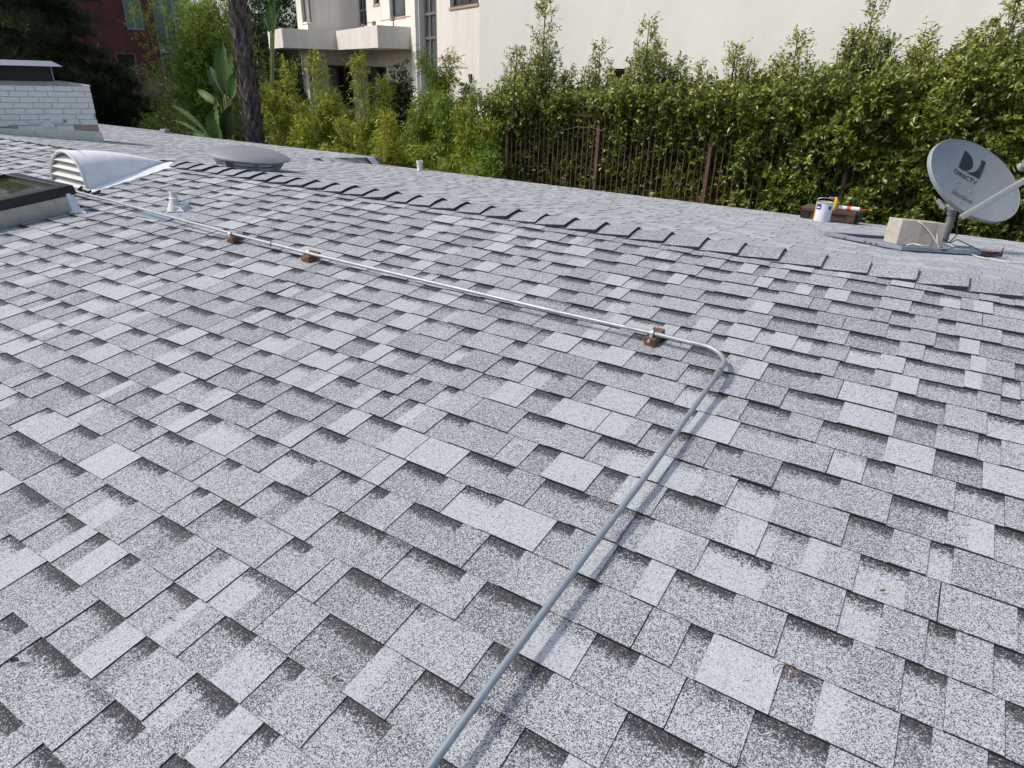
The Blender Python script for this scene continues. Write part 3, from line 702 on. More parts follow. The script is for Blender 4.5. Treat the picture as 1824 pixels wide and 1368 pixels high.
cable('white_cable', [onf(1610, 396, -.10), onf(1622, 393.5, -.08), onf(1636, 395, .0), onf(1650, 406, .012), onf(1661, 420, .02), onf(1668, 432, .03), onf(1674, 443, .03), fc_(1671, 449, .02), onf(1670, 436, .03), onf(1669, 417, .02)], .0035, MT['cable_white'], 'white cable looping over the concrete block')
cable('white_cable', [onf(1614, 437, .006), onf(1628, 434.5, .02), onf(1650, 438, .04), fc_(1680, 445, .05), fc_(1705, 451, .03), fc_(1740, 459), fc_(1780, 467), fc_(1812, 471), fc_(1850, 473), fc_(1900, 474)], .0035, MT['cable_white'], 'white cable trailing across the far shingles out to the right')
m0 = mb_ + np.array([.08, -.05, .0])
cable('black_cable', [a0 + n3 * -.01, a0 + np.array([0, 0, -.08]), hit(1705, 416, m0, (0, 1, 0)), hit(1694, 429, m0, (0, 1, 0)), hit(1682, 438, m0, (0, 1, 0)), fc_(1673, 449, .03), fc_(1679, 454, .03), fc_(1700, 452.5, .05), fc_(1725, 452, .05)], .004, MT['cable_black'], 'black cable hanging from the dish arm to the tray')
cable('black_cable', [hit(1676, 421, m0, (0, 1, 0)), hit(1690, 433, m0, (0, 1, 0)), fc_(1700, 440, .06), fc_(1715, 447, .06), fc_(1738, 457, .05), fc_(1760, 463.5, .03), fc_(1778, 462, .04), fc_(1783, 455, .06)], .004, MT['cable_black'], 'black cable lying in a loop over the rusted end of the tray')

# ================================================================ TOOLS AT THE FAR EDGE
def fpt(px, py, z=0.): p = farP(px, py); return np.array([p[0], p[1], fz(p[0], p[1]) + z + .010])
bxl, bxr = fpt(1424, 388), fpt(1520, 400); bd = unit(bxr - bxl); bl_ = np.linalg.norm(bxr - bxl); bk_ = unit(np.cross((0, 0, 1), bd)); bu = np.cross(bd, bk_)
ws = thing('wooden_sleeper', bxl, 'dark lumber sleeper box lying at the far roof edge behind the paint can', 'lumber')
hB = .115; dB = .30
def wbx(a0_, a1_, b0_, b1_, z0_, z1_, m_, nm): MB().hexa([bxl + bd * a + bk_ * b_ + bu * z_ for z_ in (z0_, z1_) for a, b_ in ((a0_, b0_), (a1_, b0_), (a1_, b1_), (a0_, b1_))]).build(nm, m_, ws, bevel=.004)
wbx(0, bl_, 0, .14, hB - .038, hB, MT['old_wood'], 'top_board'); wbx(0, bl_, .15, dB, hB - .036, hB - .002, MT['old_wood'], 'top_board')
wbx(0, .09, .005, .09, 0, hB - .039, MT['shade_wood'], 'end_block'); wbx(bl_ - .09, bl_, .005, .09, 0, hB - .039, MT['old_wood'], 'end_block')  # first block is near black to paint in the dark hole there
wbx(.092, bl_ - .092, .018, .05, .0, hB - .039, MT['old_wood'], 'front_board'); wbx(bl_ - .002, bl_ + .036, .03, dB, 0, hB - .012, MT['shade_wood'], 'end_board')
wbx(0, bl_, dB - .038, dB, 0, hB - .039, MT['shade_wood'], 'back_board')
pc_ = fpt(1463, 394.5); pc_[1] -= .02; pc_[2] = fz(pc_[0], pc_[1]) + .010
pcan = thing('paint_can', pc_, 'white labelled paint can with blue and yellow corner on the far roof edge', 'paint can')
rc, hc = .082, .188
MB().lathe([(rc, 0), (rc, hc)], 32, pc_).build('label_wrap', MT['paper'], pcan, smooth=True)
MB().lathe([(rc - .001, -.001), (rc + .003, .002), (rc + .003, .006), (rc - .001, .008)], 32, pc_).build('bottom_rim', MT['steel'], pcan, smooth=True)
MB().lathe([(rc, hc - .002), (rc + .003, hc + .002), (rc + .002, hc + .008), (rc - .008, hc + .006), (rc - .012, hc - .004), (.001, hc - .004)], 32, pc_).build('lid', MT['crown'], pcan, smooth=True)
dcam = unit(EYE - pc_) ; a0c = math.atan2(dcam[1], dcam[0])
def wrap(a_0, a_1, z0_, z1_, m_, nm, dr=.0012):
    m = MB(); n_ = 10
    for i in range(n_ + 1):
        t_ = a0c + a_0 + (a_1 - a_0) * i / n_
        for z_ in (z0_, z1_): m.v.append((pc_[0] + (rc + dr) * math.cos(t_), pc_[1] + (rc + dr) * math.sin(t_), pc_[2] + z_))
    for i in range(n_): m.f.append((2 * i, 2 * i + 2, 2 * i + 3, 2 * i + 1)); m.m.append(0)
    m.build(nm, m_, pcan, smooth=True)
wrap(-1.05, -.35, .125, .182, MT['blue'], 'label_panel'); wrap(-1.6, -1.07, .012, .182, MT['yellow'], 'label_panel'); wrap(.55, .95, .13, .165, MT['blue'], 'label_panel')
wrap(-.95, -.45, .140, .152, MT['paper'], 'label_print', .0022)
for i in range(5): wrap(.15, .5 - .05 * (i % 2), .03 + .018 * i, .034 + .018 * i, MT['emt'], 'label_print', .0016)
MB().tube([pc_ + np.array([rc * math.cos(t_), -.0, hc + .02 + .03 * math.sin(t_)]) for t_ in np.linspace(0, PI, 10)], .002, 6).build('wire_handle', MT['steel'], pcan)
kp = bxl + bd * (bl_ * .60) + bu * hB + bk_ * .02
kn = thing('utility_knife', kp, 'yellow handled utility knife propped on the lumber next to the paint can', 'tool')
kz = unit((0, 0, 1)); MB().tube([kp + kz * z_ + bd * (.012 * math.sin(z_ * 22) - .01) for z_ in np.linspace(.0, .135, 9)], [.014, .019, .020, .019, .020, .021, .020, .017, .010], 10).build('handle', MT['yellow'], kn, smooth=True)
MB().box(kp + kz * .125 - bd * .045, (.07, .006, .016), bd, bk_, bu).build('blade', MT['steel'], kn)
ct = bxl + bd * (bl_ * .64) + bu * (hB + .024) + bk_ * .07
ck = thing('caulk_tube', ct, 'white caulk tube with an orange band lying on the lumber', 'caulk tube')
cd_ = unit(bd + bk_ * .12)
MB().tube([ct, ct + cd_ * .21], .024, 16).build('tube', MT['paper'], ck, smooth=True)
MB().tube([ct + cd_ * .085, ct + cd_ * .125], .0248, 16).build('band', MT['orange'], ck, smooth=True)
MB().tube([ct + cd_ * .21, ct + cd_ * .225, ct + cd_ * .28], [.020, .008, .004], 12).build('nozzle', MT['orange'], ck, smooth=True)

# ================================================================ CHIMNEY
cP = EYE + 8.7 * ray(165, 190); cu = unit((-.44, -.9, 0)); cn = np.array([.9, -.44, 0.]); cn = unit(cn)
c0 = np.array([hit(159, 152, cP, cn)[0], hit(159, 152, cP, cn)[1], 0]); 
ch = thing('chimney', (*c0[:2], .2), 'white painted brick chimney with a metal hood at the left edge', 'chimney')
W_, D_, ZT = 1.75, .62, 1.085
def cpt(a, b_, z_): return c0 + cu * a - cn * b_ + np.array([0, 0, z_])
def flare(z_): return max(0, .62 - z_) * .12
MB().hexa([cpt(a, b_, z_) for z_ in (.0, ZT) for a, b_ in ((.008, .008), (.008, D_), (W_ - .008, D_), (W_ - .008, .008))]).build('core', MT['mortar'], ch)
rowh, bL = .0672, .203
nrow = int((ZT - .42) / rowh)
bi = 0
for r_ in range(nrow):
    z1_ = ZT - r_ * rowh; z0_ = z1_ - rowh + .008
    off = [0, .62, .10, .70, .22, .85][r_ % 6] * bL
    a = -off
    while a < W_:
        aa, ab = max(a, 0), min(a + bL - .008, W_)
        if ab - aa > .03:
            j = random.uniform(-.0025, .0025)
            MB().hexa([cpt(x_, b_ , z_) for z_ in (z0_, z1_) for x_, b_ in ((aa, -.004 + j), (aa, .05), (ab, .05), (ab, -.004 + j))]).build('brick', MT['pink'] if (r_ >= nrow - 2 and random.random() < .5 and aa < .9) else MT['brick'], ch)
        a += bL
MB().hexa([cpt(a, b_, ZT + .002) for a, b_ in ((-.01, -.01), (-.01, D_), (W_, D_), (W_, -.01))] + [cpt(a, b_, ZT + .05) for a, b_ in ((.32, .05), (.32, D_ - .05), (W_, D_ - .05), (W_, .05))]).build('crown', MT['crown'], ch)
MB().hexa([cpt(a, b_, z_) for z_ in (ZT + .035, ZT + .245) for a, b_ in ((.38, .07), (.38, D_ - .07), (W_, D_ - .07), (W_, .07))]).build('spark_screen', MT['mesh'], ch)
for a in (.375, 1.04): MB().bar(cpt(a, .062, ZT + .03), cpt(a, .062, ZT + .25), .02, .012, cu).build('screen_post', MT['hoodmetal'], ch)
MB().hexa([cpt(a, b_, ZT + .225) for a, b_ in ((.25, -.04), (.25, D_ + .04), (W_ + .1, D_ + .04), (W_ + .1, -.04))] + [cpt(a, b_, ZT + .285) for a, b_ in ((.36, .06), (.36, D_ - .06), (W_, D_ - .06), (W_, .06))]).build('hood', MT['hoodmetal'], ch)
for (a0_, a1_, h0_, h1_) in ((-.05, .72, .53, .60), (.70, W_, .57, .64)):
    MB().hexa([cpt(a0_, -.016, .2), cpt(a0_, .02, .2), cpt(a1_, .02, .2), cpt(a1_, -.016, .2), cpt(a0_ + .03, -.010, h0_), cpt(a0_ + .03, .02, h0_), cpt(a1_, .02, h1_), cpt(a1_, -.010, h1_)]).build('flashing', MT['flash'], ch)
m = MB(); r = random.Random(5)
for a in np.linspace(.3, 1.6, 11): m.box(cpt(a, -.014, .655 + r.uniform(-.03, .03)), (r.uniform(.1, .2), .01, r.uniform(.03, .07)), cu, cn, (0, 0, 1))
m.build('mastic_smear', MT['brick'], ch)

# ================================================================ BUILDINGS BEHIND
def wall_holes(m, P, u, n, L0, L1, Z0, Z1, holes, depth=.18, mi=0):
    """front skin of a wall in the plane (P,u) with openings cut through and reveals going back along -n"""
    xs = sorted({L0, L1, *[h[0] for h in holes], *[h[1] for h in holes]}); zs = sorted({Z0, Z1, *[h[2] for h in holes], *[h[3] for h in holes]})
    pt = lambda t_, z_, d_=0.: np.array([P[0], P[1], 0]) + np.asarray(u) * t_ - np.asarray(n) * d_ + np.array([0, 0, z_])
    for a, b_ in zip(xs[:-1], xs[1:]):
        for c, e in zip(zs[:-1], zs[1:]):
            mx_, mz_ = (a + b_) / 2, (c + e) / 2
            if any(h[0] < mx_ < h[1] and h[2] < mz_ < h[3] for h in holes): continue
            m.add([pt(a, c), pt(b_, c), pt(b_, e), pt(a, e)], [(0, 1, 2, 3)], mi)
    for h in holes:
        a, b_, c, e = h[:4]
        for q in ([pt(a, c), pt(a, e), pt(a, e, depth), pt(a, c, depth)], [pt(b_, c), pt(b_, c, depth), pt(b_, e, depth), pt(b_, e)],
                  [pt(a, c), pt(a, c, depth), pt(b_, c, depth), pt(b_, c)], [pt(a, e), pt(b_, e), pt(b_, e, depth), pt(a, e, depth)]): m.add(q, [(0, 1, 2, 3)], mi)
    return pt
def window(parent, pt, a, b_, c, e, frame, glass, depth=.16, mull=(), trans=(), fw=.06, name='window', sill=None):
    if a > b_: a, b_ = b_, a
    f = MB()
    def rect(x0, x1, z0, z1, d0, d1, mm): mm.hexa([pt(x, z, dd) for z in (z0, z1) for x, dd in ((x0, d0), (x1, d0), (x1, d1), (x0, d1))])
    rect(a, a + fw, c, e, depth - .05, depth + .02, f); rect(b_ - fw, b_, c, e, depth - .05, depth + .02, f)
    rect(a + fw, b_ - fw, c, c + fw, depth - .05, depth + .02, f); rect(a + fw, b_ - fw, e - fw, e, depth - .05, depth + .02, f)
    for x in mull: rect(x - fw * .4, x + fw * .4, c + fw, e - fw, depth - .045, depth + .015, f)
    for z in trans: rect(a + fw, b_ - fw, z - fw * .4, z + fw * .4, depth - .043, depth + .012, f)
    wo = f.build(name, frame, parent)
    xs = [a + fw, *sorted(mull), b_ - fw]; zs = [c + fw, *sorted(trans), e - fw]
    for x0, x1 in zip(xs[:-1], xs[1:]):
        for z0, z1 in zip(zs[:-1], zs[1:]):
            g = MB(); j = random.uniform(-.004, .004); g.add([pt(x0, z0, depth + j), pt(x1, z0, depth - j), pt(x1, z1, depth + j * .5), pt(x0, z1, depth + j)], [(0, 1, 2, 3)]); g.build('pane', glass, wo)
    if sill is not None:
        s_ = MB(); rect(a - .03, b_ + .03, c - .06, c, -.03, depth, s_); s_.build('sill', sill, wo)
    return wo
BT = -1.2; BH = 8.5
P0 = atY(853.5, 125, 15.55); UB = np.array([math.sin(math.radians(-60.4)), math.cos(math.radians(-60.4)), 0]); NBv = np.array([-UB[1], UB[0], 0.]); NBv = NBv if NBv[1] < 0 else -NBv
def tB(px, py): X = hit(px, py, P0, NBv); return float((X - P0) @ UB), float(X[2])
wb_ = thing('apartment_building', (P0[0], P0[1], BT), 'cream stucco building with windows and a ledge rising behind the hedge', 'building')
# plain wall parallel to the ridge
m = MB(); xw0 = float(atY(1083, 122, 15.55)[0] - P0[0]); xw1 = float(atY(1126, 123, 15.55)[0] - P0[0]); zw = float(atY(1100, 122, 15.55)[2])
ptR = wall_holes(m, P0, (1, 0, 0), (0, -1, 0), 0, 20, BT, BH, [(xw0, xw1, .2, zw)])
m.add([ptR(20, BT), ptR(20, BT, 12), ptR(20, BH, 12), ptR(20, BH)], [(0, 1, 2, 3)])
m.build('wall', MT['stucco'], wb_)
window(wb_, ptR, xw0, xw1, .2, zw, MT['brownframe'], MT['darkpane'])
# angled wing
tc = tB(637, 60)[0]
H = [(2.89, 4.32, BT + .2, 6.5), (5.53, 7.08, 2.97, 4.9), (8.12, 8.83, 3.47, 4.9), (9.72, 11.0, 2.84, 4.9), (.06, 1.9, 2.98, 4.9), (7.75, 10.55, BT, 1.48), (5.62, 5.86, .0, 1.46), (.42, .66, 1.12, 1.34)]
m = MB(); ptB = wall_holes(m, P0, UB, NBv, 0, tc, BT, BH, H)
m.build('wall', MT['stucco_old'], wb_)
window(wb_, ptB, 2.89, 4.32, BT + .2, 6.5, MT['greyframe'], MT['pane'], .22, mull=(3.88, 3.36), trans=(.9, 2.30, 2.95, 4.2), fw=.09)
window(wb_, ptB, 5.53, 7.08, 2.97, 4.9, MT['brownframe'], MT['pane'], .16, mull=(5.95,), sill=MT['pink'])
window(wb_, ptB, 8.12, 8.83, 3.47, 4.9, MT['brownframe'], MT['pane'], .16, sill=MT['pink'])
window(wb_, ptB, 9.72, 11.0, 2.84, 4.9, MT['greyframe'], MT['darkpane'], .16, mull=(10.2, 10.55), trans=(3.4,), sill=MT['stucco_old'])
window(wb_, ptB, .06, 1.9, 2.98, 4.9, MT['brownframe'], MT['pane'], .16, mull=(.9,), sill=MT['pink'])
window(wb_, ptB, 7.75, 10.55, BT, 1.48, MT['brownframe'], MT['darkpane'], .2, mull=(8.4, 9.2))
window(wb_, ptB, 5.62, 5.86, .0, 1.46, MT['brownframe'], MT['darkpane'], .12, fw=.04)
window(wb_, ptB, .42, .66, 1.12, 1.34, MT['brownframe'], MT['darkpane'], .12, fw=.03, name='wall_vent')
# projecting bay
PC = P0 + UB * tc
lo, hi_ = 0., 20.
for _ in range(50):
    mid = (lo + hi_) / 2
    if px_of(PC + NBv * mid)[0] > 553: lo = mid
    else: hi_ = mid
sA = lo; PA = PC + NBv * sA
z_gf = 1.5
m = MB(); ptA = wall_holes(m, PC, NBv, -UB, 0, sA, BT, BH, [(.15 * sA, .66 * sA, BT, 1.49)])
m.build('bay_side_wall', MT['stucco_old'], wb_)
window(wb_, ptA, .15 * sA, .66 * sA, BT, 1.49, MT['brownframe'], MT['darkpane'], .2, mull=(.3 * sA, .45 * sA))
def tA(px, py): X = hit(px, py, PA, NBv); return float((X - PA) @ UB), float(X[2])
l0, l1 = tA(546, 20)[0], tA(537, 20)[0]; zs0 = tA(541, 40)[1]
g0, g1 = tA(556, 130)[0], tA(548, 130)[0]
lend = tA(529, 30)[0]
lo_, hi2 = sorted((l0, l1))
m = MB(); ptL = wall_holes(m, PA, UB, NBv, 0, max(lend, hi2 + .3), BT, BH, [(lo_, hi2, zs0, 4.9), (lo_ * .7, hi2 * .85, -.8, 1.4)])
m.build('bay_front_wall', MT['stucco_old'], wb_)
window(wb_, ptL, lo_, hi2, zs0, 4.9, MT['greyframe'], MT['darkpane'], .14, mull=((lo_ + hi2) / 2,), sill=MT['stucco_old'])
window(wb_, ptL, lo_ * .7, hi2 * .85, -.8, 1.4, MT['brownframe'], MT['darkpane'], .14)
# end return of the bay
e_ = max(lend, hi2 + .3); m = MB(); m.add([ptL(e_, BT), ptL(e_, BT, 8), ptL(e_, BH, 8), ptL(e_, BH)], [(0, 1, 2, 3)]); m.build('bay_end_wall', MT['stucco_old'], wb_)
# ledge following the bay
cw = 1.15; zb_, zt_ = 2.0, 2.62
tE = 4.92
poly = [P0 + UB * tE, P0 + UB * tE + NBv * cw, PC - UB * cw * 1.0 + NBv * cw, PA - UB * cw + NBv * cw, PA + UB * (e_ + .15) + NBv * cw, PA + UB * (e_ + .15), PA, PC]
m = MB(); nP = len(poly); m.v += [(p[0], p[1], zb_) for p in poly] + [(p[0], p[1], zt_) for p in poly]
m.f += [tuple(range(nP)), tuple(range(2 * nP - 1, nP - 1, -1))]; m.m += [0, 0]
for i in range(nP): m.f.append((i, (i + 1) % nP, nP + (i + 1) % nP, nP + i)); m.m.append(0)
m.build('ledge', MT['stucco_old'], wb_)
m = MB(); m.hexa([P0 + UB * t_ + NBv * d_ + np.array([0, 0, z_ - P0[2]]) for z_ in (BT, BH) for t_, d_ in ((4.40, .0), (4.40, .10), (4.80, .10), (4.80, .0))]); m.build('pilaster', MT['stucco'], wb_)
# floodlights on the ledge
for t_, h_ in ((9.1, .22), (7.75, .26), (5.72, .34)):
    p = P0 + UB * t_ + NBv * .35; p = np.array([p[0], p[1], zt_]); fl_ = MB()
    fl_.tube([p, p + np.array([0, 0, h_ * .5])], .025, 8); fl_.box(p + np.array([0, 0, h_ * .75]) + UB * .03, (.12, .10, .15), UB, NBv, unit((.2, 0, 1)))
    fl_.build('floodlight', MT['greyframe'], wb_, bevel=.01)
# thin joints scored in the stucco
m = MB()
for z_ in (2.93, 1.49):
    for a, b_ in ((4.65, 5.5), (7.1, 8.1), (8.85, 9.7)) if z_ > 2 else ((5.9, 7.7), (.7, 2.85)):
        m.hexa([ptB(x, zz, d_) for zz in (z_ - .012, z_ + .012) for x, d_ in ((a, -.003), (b_, -.003), (b_, .01), (a, .01))])
m.build('stucco_joint', MT['greyframe'], wb_)

# red building far left
DR_ = 42.; RP = EYE + unit(np.array([*ray(270, 110)[:2], 0])) * DR_; RN = -unit(np.array([*ray(250, 110)[:2], 0])); RN = unit(RN + np.array([.35, -.1, 0])); RU = unit(np.cross((0, 0, 1), RN))
def rp(px, py): X = hit(px, py, RP, RN); return float((X - RP) @ RU), float(X[2])
rb_ = thing('red_building', (RP[0], RP[1], BT), 'dark red plaster building with teal glass seen between pine and bamboo', 'building')
xr = rp(281, 70)[0]; xl = rp(-60, 70)[0]
def rect_(p0, p1): a, b_ = rp(*p0), rp(*p1); return (min(a[0], b_[0]), max(a[0], b_[0]), min(a[1], b_[1]), max(a[1], b_[1]))
w1 = rect_((227, 52), (243, -30)); w2 = rect_((215, 146), (241, 94)); w3 = rect_((264, 147), (279, 122))
lo2, hi3 = min(xr, xl), max(xr, xl)
m = MB(); ptE = wall_holes(m, RP, RU, RN, lo2, hi3, BT - 1.4, 14, [w1, w2, w3], .15); m.build('wall', MT['redwall'], rb_)
window(rb_, ptE, *w1, MT['tealframe'], MT['tealglass'], .12, mull=((w1[0] + w1[1]) / 2,), fw=.08)
window(rb_, ptE, *w2, MT['greyframe'], MT['darkpane'], .10, fw=.08); window(rb_, ptE, *w3, MT['brownframe'], MT['darkpane'], .12, fw=.06)
gx = [rp(p, 70)[0] for p in (282, 300, 318, 345)]; sg = 1 if gx[-1] > gx[0] else -1
zg = sorted([rp(300, 82)[1], rp(300, 95)[1]])
for a, b_ in zip(gx[:-1], gx[1:]):
    for z0_, z1_ in ((BT - 1, zg[0]), (zg[1], 14)):
        MB().add([ptE(a + .06 * sg, z0_, .25), ptE(b_ - .06 * sg, z0_, .25), ptE(b_ - .06 * sg, z1_, .25), ptE(a + .06 * sg, z1_, .25)], [(0, 1, 2, 3)]).build('glass_panel', MT['tealglass'], rb_)
for a in gx: MB().hexa([ptE(x, z_, d_) for z_ in (BT - 1, 14) for x, d_ in ((a - .06, .18), (a + .06, .18), (a + .06, .3), (a - .06, .3))]).build('mullion', MT['tealframe'], rb_)
MB().hexa([ptE(x, z_, d_) for z_ in zg for x, d_ in ((min(gx), .1), (max(gx), .1), (max(gx), .3), (min(gx), .3))]).build('spandrel', MT['tealframe'], rb_)

# ================================================================ FENCE
FY = 11.5
FZ0, FZ1 = -1.2, .75
posts = [float(atY(904, 250, FY)[0]), float(atY(1064, 270, FY)[0]), float(atY(1262, 290, FY)[0]), float(atY(1497, 350, FY)[0])]
posts += [posts[-1] + 2.07, posts[-1] + 4.14]
fe = thing('iron_fence', (posts[0], FY, FZ0), 'rusty reddish iron picket fence half swallowed by the hedge', 'fence')
for p in posts: MB().box((p, FY, (FZ0 + FZ1) / 2), (.062, .062, FZ1 - FZ0 + .1)).build('post', MT['fence'], fe, bevel=.004)
bm_ = None
for a, b_ in zip(posts[:-1], posts[1:]):
    for z_ in (FZ1 - .02, FZ0 + .15): MB().box(((a + b_) / 2, FY, z_), (b_ - a - .064, .034, .045)).build('rail', MT['fence'], fe)
    for k in range(1, 19):
        x = a + (b_ - a) * k / 19
        if bm_ is None: bar_o = MB().box((x, FY, (FZ0 + FZ1) / 2), (.0145, .0145, FZ1 - FZ0 - .05)).build('picket', MT['fence'], fe); bm_ = (bar_o, x)
        else:
            o = bm_[0].copy(); col.objects.link(o); o.parent = fe; o.location = (x - bm_[1], 0, 0); o.rotation_euler = (0, 0, 0)

# ================================================================ VEGETATION
def nrm(a): return a / np.maximum(np.linalg.norm(a, axis=1, keepdims=True), 1e-9)
def leaves_mesh(name, B, Dv, Nv, Ls, Ws, cvar, young, m_, parent, droop=.0, kind='stuff'):
    n = len(B); S = nrm(np.cross(Dv, Nv)); Ls = Ls[:, None]; Ws = Ws[:, None]
    mid = B + Dv * Ls * .45
    V = np.empty((n, 4, 3)); V[:, 0] = B; V[:, 1] = mid + S * Ws * .5 + Nv * Ws * .15; V[:, 2] = B + Dv * Ls + np.array([0, 0, -1.]) * Ls * droop; V[:, 3] = mid - S * Ws * .5 + Nv * Ws * .15
    V = V.reshape(-1, 3) - parent_org(parent)
    F = np.empty((n, 2, 3), np.int32); i = np.arange(n) * 4
    F[:, 0] = np.stack([i, i + 1, i + 2], 1); F[:, 1] = np.stack([i, i + 2, i + 3], 1); F = F.reshape(-1)
    me = bpy.data.meshes.new(name); me.vertices.add(n * 4); me.vertices.foreach_set('co', V.astype('f').ravel())
    me.loops.add(n * 6); me.loops.foreach_set('vertex_index', F); me.polygons.add(n * 2)
    me.polygons.foreach_set('loop_start', np.arange(n * 2, dtype=np.int32) * 3); me.polygons.foreach_set('loop_total', np.full(n * 2, 3, np.int32))
    me.update(calc_edges=True); me.materials.append(m_)
    ca = me.color_attributes.new('leaf', 'FLOAT_COLOR', 'POINT'); C4 = np.zeros((n, 4, 4), 'f'); C4[:, :, 0] = cvar[:, None]; C4[:, :, 1] = young[:, None]; C4[:, :, 3] = 1
    ca.data.foreach_set('color', C4.ravel())
    o = bpy.data.objects.new(name, me); col.objects.link(o); o.parent = parent
    if kind: o['kind'] = kind
    return o
def sprigs(P, O, per, tw, ll, lw, up=.35, wild=.6, leafout=.85, vr=(0, 1), down=.1):
    """leaf bases/dirs for sprigs rooted at P pointing along O"""
    n = len(P); T = nrm(O * .7 + np.array([0, 0, up]) + rng.normal(0, wild * .5, (n, 3)))
    f = (np.arange(per) + .5) / per
    L_ = tw * rng.uniform(.6, 1.3, n)
    B = P[:, None, :] + T[:, None, :] * (L_[:, None, None] * f[None, :, None])
    rad_ = rng.normal(0, 1, (n, per, 3)); rad_ -= T[:, None, :] * (rad_ * T[:, None, :]).sum(-1, keepdims=True); rad_ /= np.linalg.norm(rad_, axis=-1, keepdims=True)
    Dv = T[:, None, :] * .55 + rad_ * leafout + np.array([0, 0, -down]); B = B.reshape(-1, 3); Dv = nrm(Dv.reshape(-1, 3))
    Nn = rng.normal(0, .55, (n * per, 3)) + np.array([0, 0, .8]) + np.repeat(O, per, 0) * .5; Nn -= Dv * (Nn * Dv).sum(1, keepdims=True); Nn = nrm(Nn)
    cv_ = np.clip(np.repeat(rng.uniform(.15, .85, n), per) + rng.normal(0, .2, n * per), 0, 1)
    return B, Dv, Nn, ll * rng.uniform(.65, 1.25, n * per), lw * rng.uniform(.7, 1.25, n * per), cv_
def stems(parent, paths, r0, m_, name='trunk'):
    m = MB()
    for p in paths: m.tube(p, list(np.linspace(r0, r0 * .35, len(p))), 6)
    return m.build(name, m_, parent)

# --- hedge shrubs behind / through the fence
def hedge(px, wpx, top, body, lab, n=1150, front=.0, grp='hedge shrubs along the fence', seed=0, bottom=-1.2, sh=7):
    Yc = 12.15; c = atY(px, 250, Yc); x0_ = atY(px - wpx / 2, 250, Yc)[0]; x1_ = atY(px + wpx / 2, 250, Yc)[0]
    zb = float(atY(px, body + 26, Yc)[2]); ztip = float(atY(px, top, Yc)[2])
    t_ = thing('hedge_shrub', (c[0], Yc, bottom), lab, 'shrub', grp)
    n_ = n
    X = rng.uniform(x0_ - .12, x1_ + .12, n_); Z = bottom + (zb - bottom) * rng.power(1.25, n_) + rng.normal(0, .05, n_)
    fr = rng.random(n_); Yd = np.where(fr < .72, rng.normal(0, .07, n_), rng.uniform(0, 1.1, n_))
    bulge = .28 * np.sin((Z - bottom) * 2.1 + px * .1) * np.sin(X * 3.1 + px) 
    lowz = np.clip((FZ1 + .25 - Z) / .9, 0, 1)
    Yf = FY + .02 - front - .22 * (1 - lowz) + .10 * lowz * (1 if front < .1 else .2)
    cl = np.sin(X * 5.3 + Z * 2.1 + px) * np.sin(Z * 6.1 - X * 1.7 + 2) + .6 * np.sin(X * 11 + Z * 4) * np.sin(Z * 12 + X * 3)
    Y = Yf + np.abs(Yd) - bulge * .35 + .26 * np.clip(.35 - cl, 0, 1.2) * (1.3 if front > .1 else .4)
    O = np.stack([rng.normal(0, .35, n_), np.full(n_, -.9), rng.normal(.1, .3, n_)], 1)
    inner = fr > .72; O[inner] = rng.normal(0, 1, (inner.sum(), 3)); O[:] = nrm(O)
    keep = np.ones(n_, bool)
    if front < .1: keep = ~((Z < FZ1 - .15) & (rng.random(n_) < .76) & ~inner & (np.sin(X * 2.3 + 1) + np.sin(Z * 3.7 + X) < .9))
    P_ = np.stack([X, Y, Z], 1)[keep]; O = O[keep]
    parts = [sprigs(P_, O, 10, .16, .080, .036, .25)]
    nf = int(n_ * 1.35); Xf = rng.uniform(x0_ - .15, x1_ + .15, nf); Zf = rng.uniform(bottom, zb + .05, nf); Yi = FY + .22 - front * .6 + rng.random(nf) * .9
    parts.append(sprigs(np.stack([Xf, Yi, Zf], 1), nrm(rng.normal(0, 1, (nf, 3)) + np.array([0, -.6, 0])), 9, .22, .115, .055, .2))
    # top layer of body and shoots rising above it
    hgt = ztip - zb; paths = []
    ns = sh
    for k in range(ns):
        u_ = 0. if k == 0 else rng.normal(0, .30); hh = hgt * (1. if k == 0 else max(.15, rng.uniform(.2, .85) * math.exp(-abs(u_) * 1.5)))
        bx, by = c[0] + u_, Yc - .3 + rng.normal(0, .2); lean = rng.normal(0, .06, 2)
        pth = [np.array([bx + lean[0] * hh * f, by + lean[1] * hh * f, zb - .5 + (hh + .5) * f]) for f in np.linspace(0, 1, 8)]; paths.append(pth)
        q = int(22 + 66 * hh); f = rng.random(q) ** .8; wv = (.06 + .52 * (1 - f) ** 1.0) * min(1, .35 + hh * .5)
        a_ = rng.uniform(0, 2 * PI, q); ctr_ = np.stack([bx + lean[0] * hh * f, by + lean[1] * hh * f, zb - .35 + (hh + .35) * f], 1)
        O2 = np.stack([np.cos(a_), np.sin(a_), np.full(q, .7)], 1); P2 = ctr_ + O2 * (wv * rng.random(q) ** .6)[:, None] * np.array([1, .8, .35])
        parts.append(sprigs(P2, nrm(O2), 7, .17, .075, .030, .6))
    for _ in range(2): paths.append([np.array([c[0] + rng.normal(0, .2), Yc + rng.normal(0, .1), bottom]), np.array([c[0] + rng.normal(0, .3), Yc, 0.]), np.array([c[0] + rng.normal(0, .3), Yc, zb])])
    B, D_, N_, L_, W_2, cv_ = [np.concatenate(z) for z in zip(*parts)]
    hi = np.clip((B[:, 2] - zb + .3) / max(hgt, .3), 0, 1)
    young = np.where(rng.random(len(B)) < .07 + .28 * hi, rng.uniform(.25, .8, len(B)), 0) + .16 * hi
    stems(t_, paths, .018, MT['bark'])
    leaves_mesh('crown', B, D_, N_, L_, W_2, cv_, np.clip(young, 0, 1), MT['hedgeleaf'], t_)
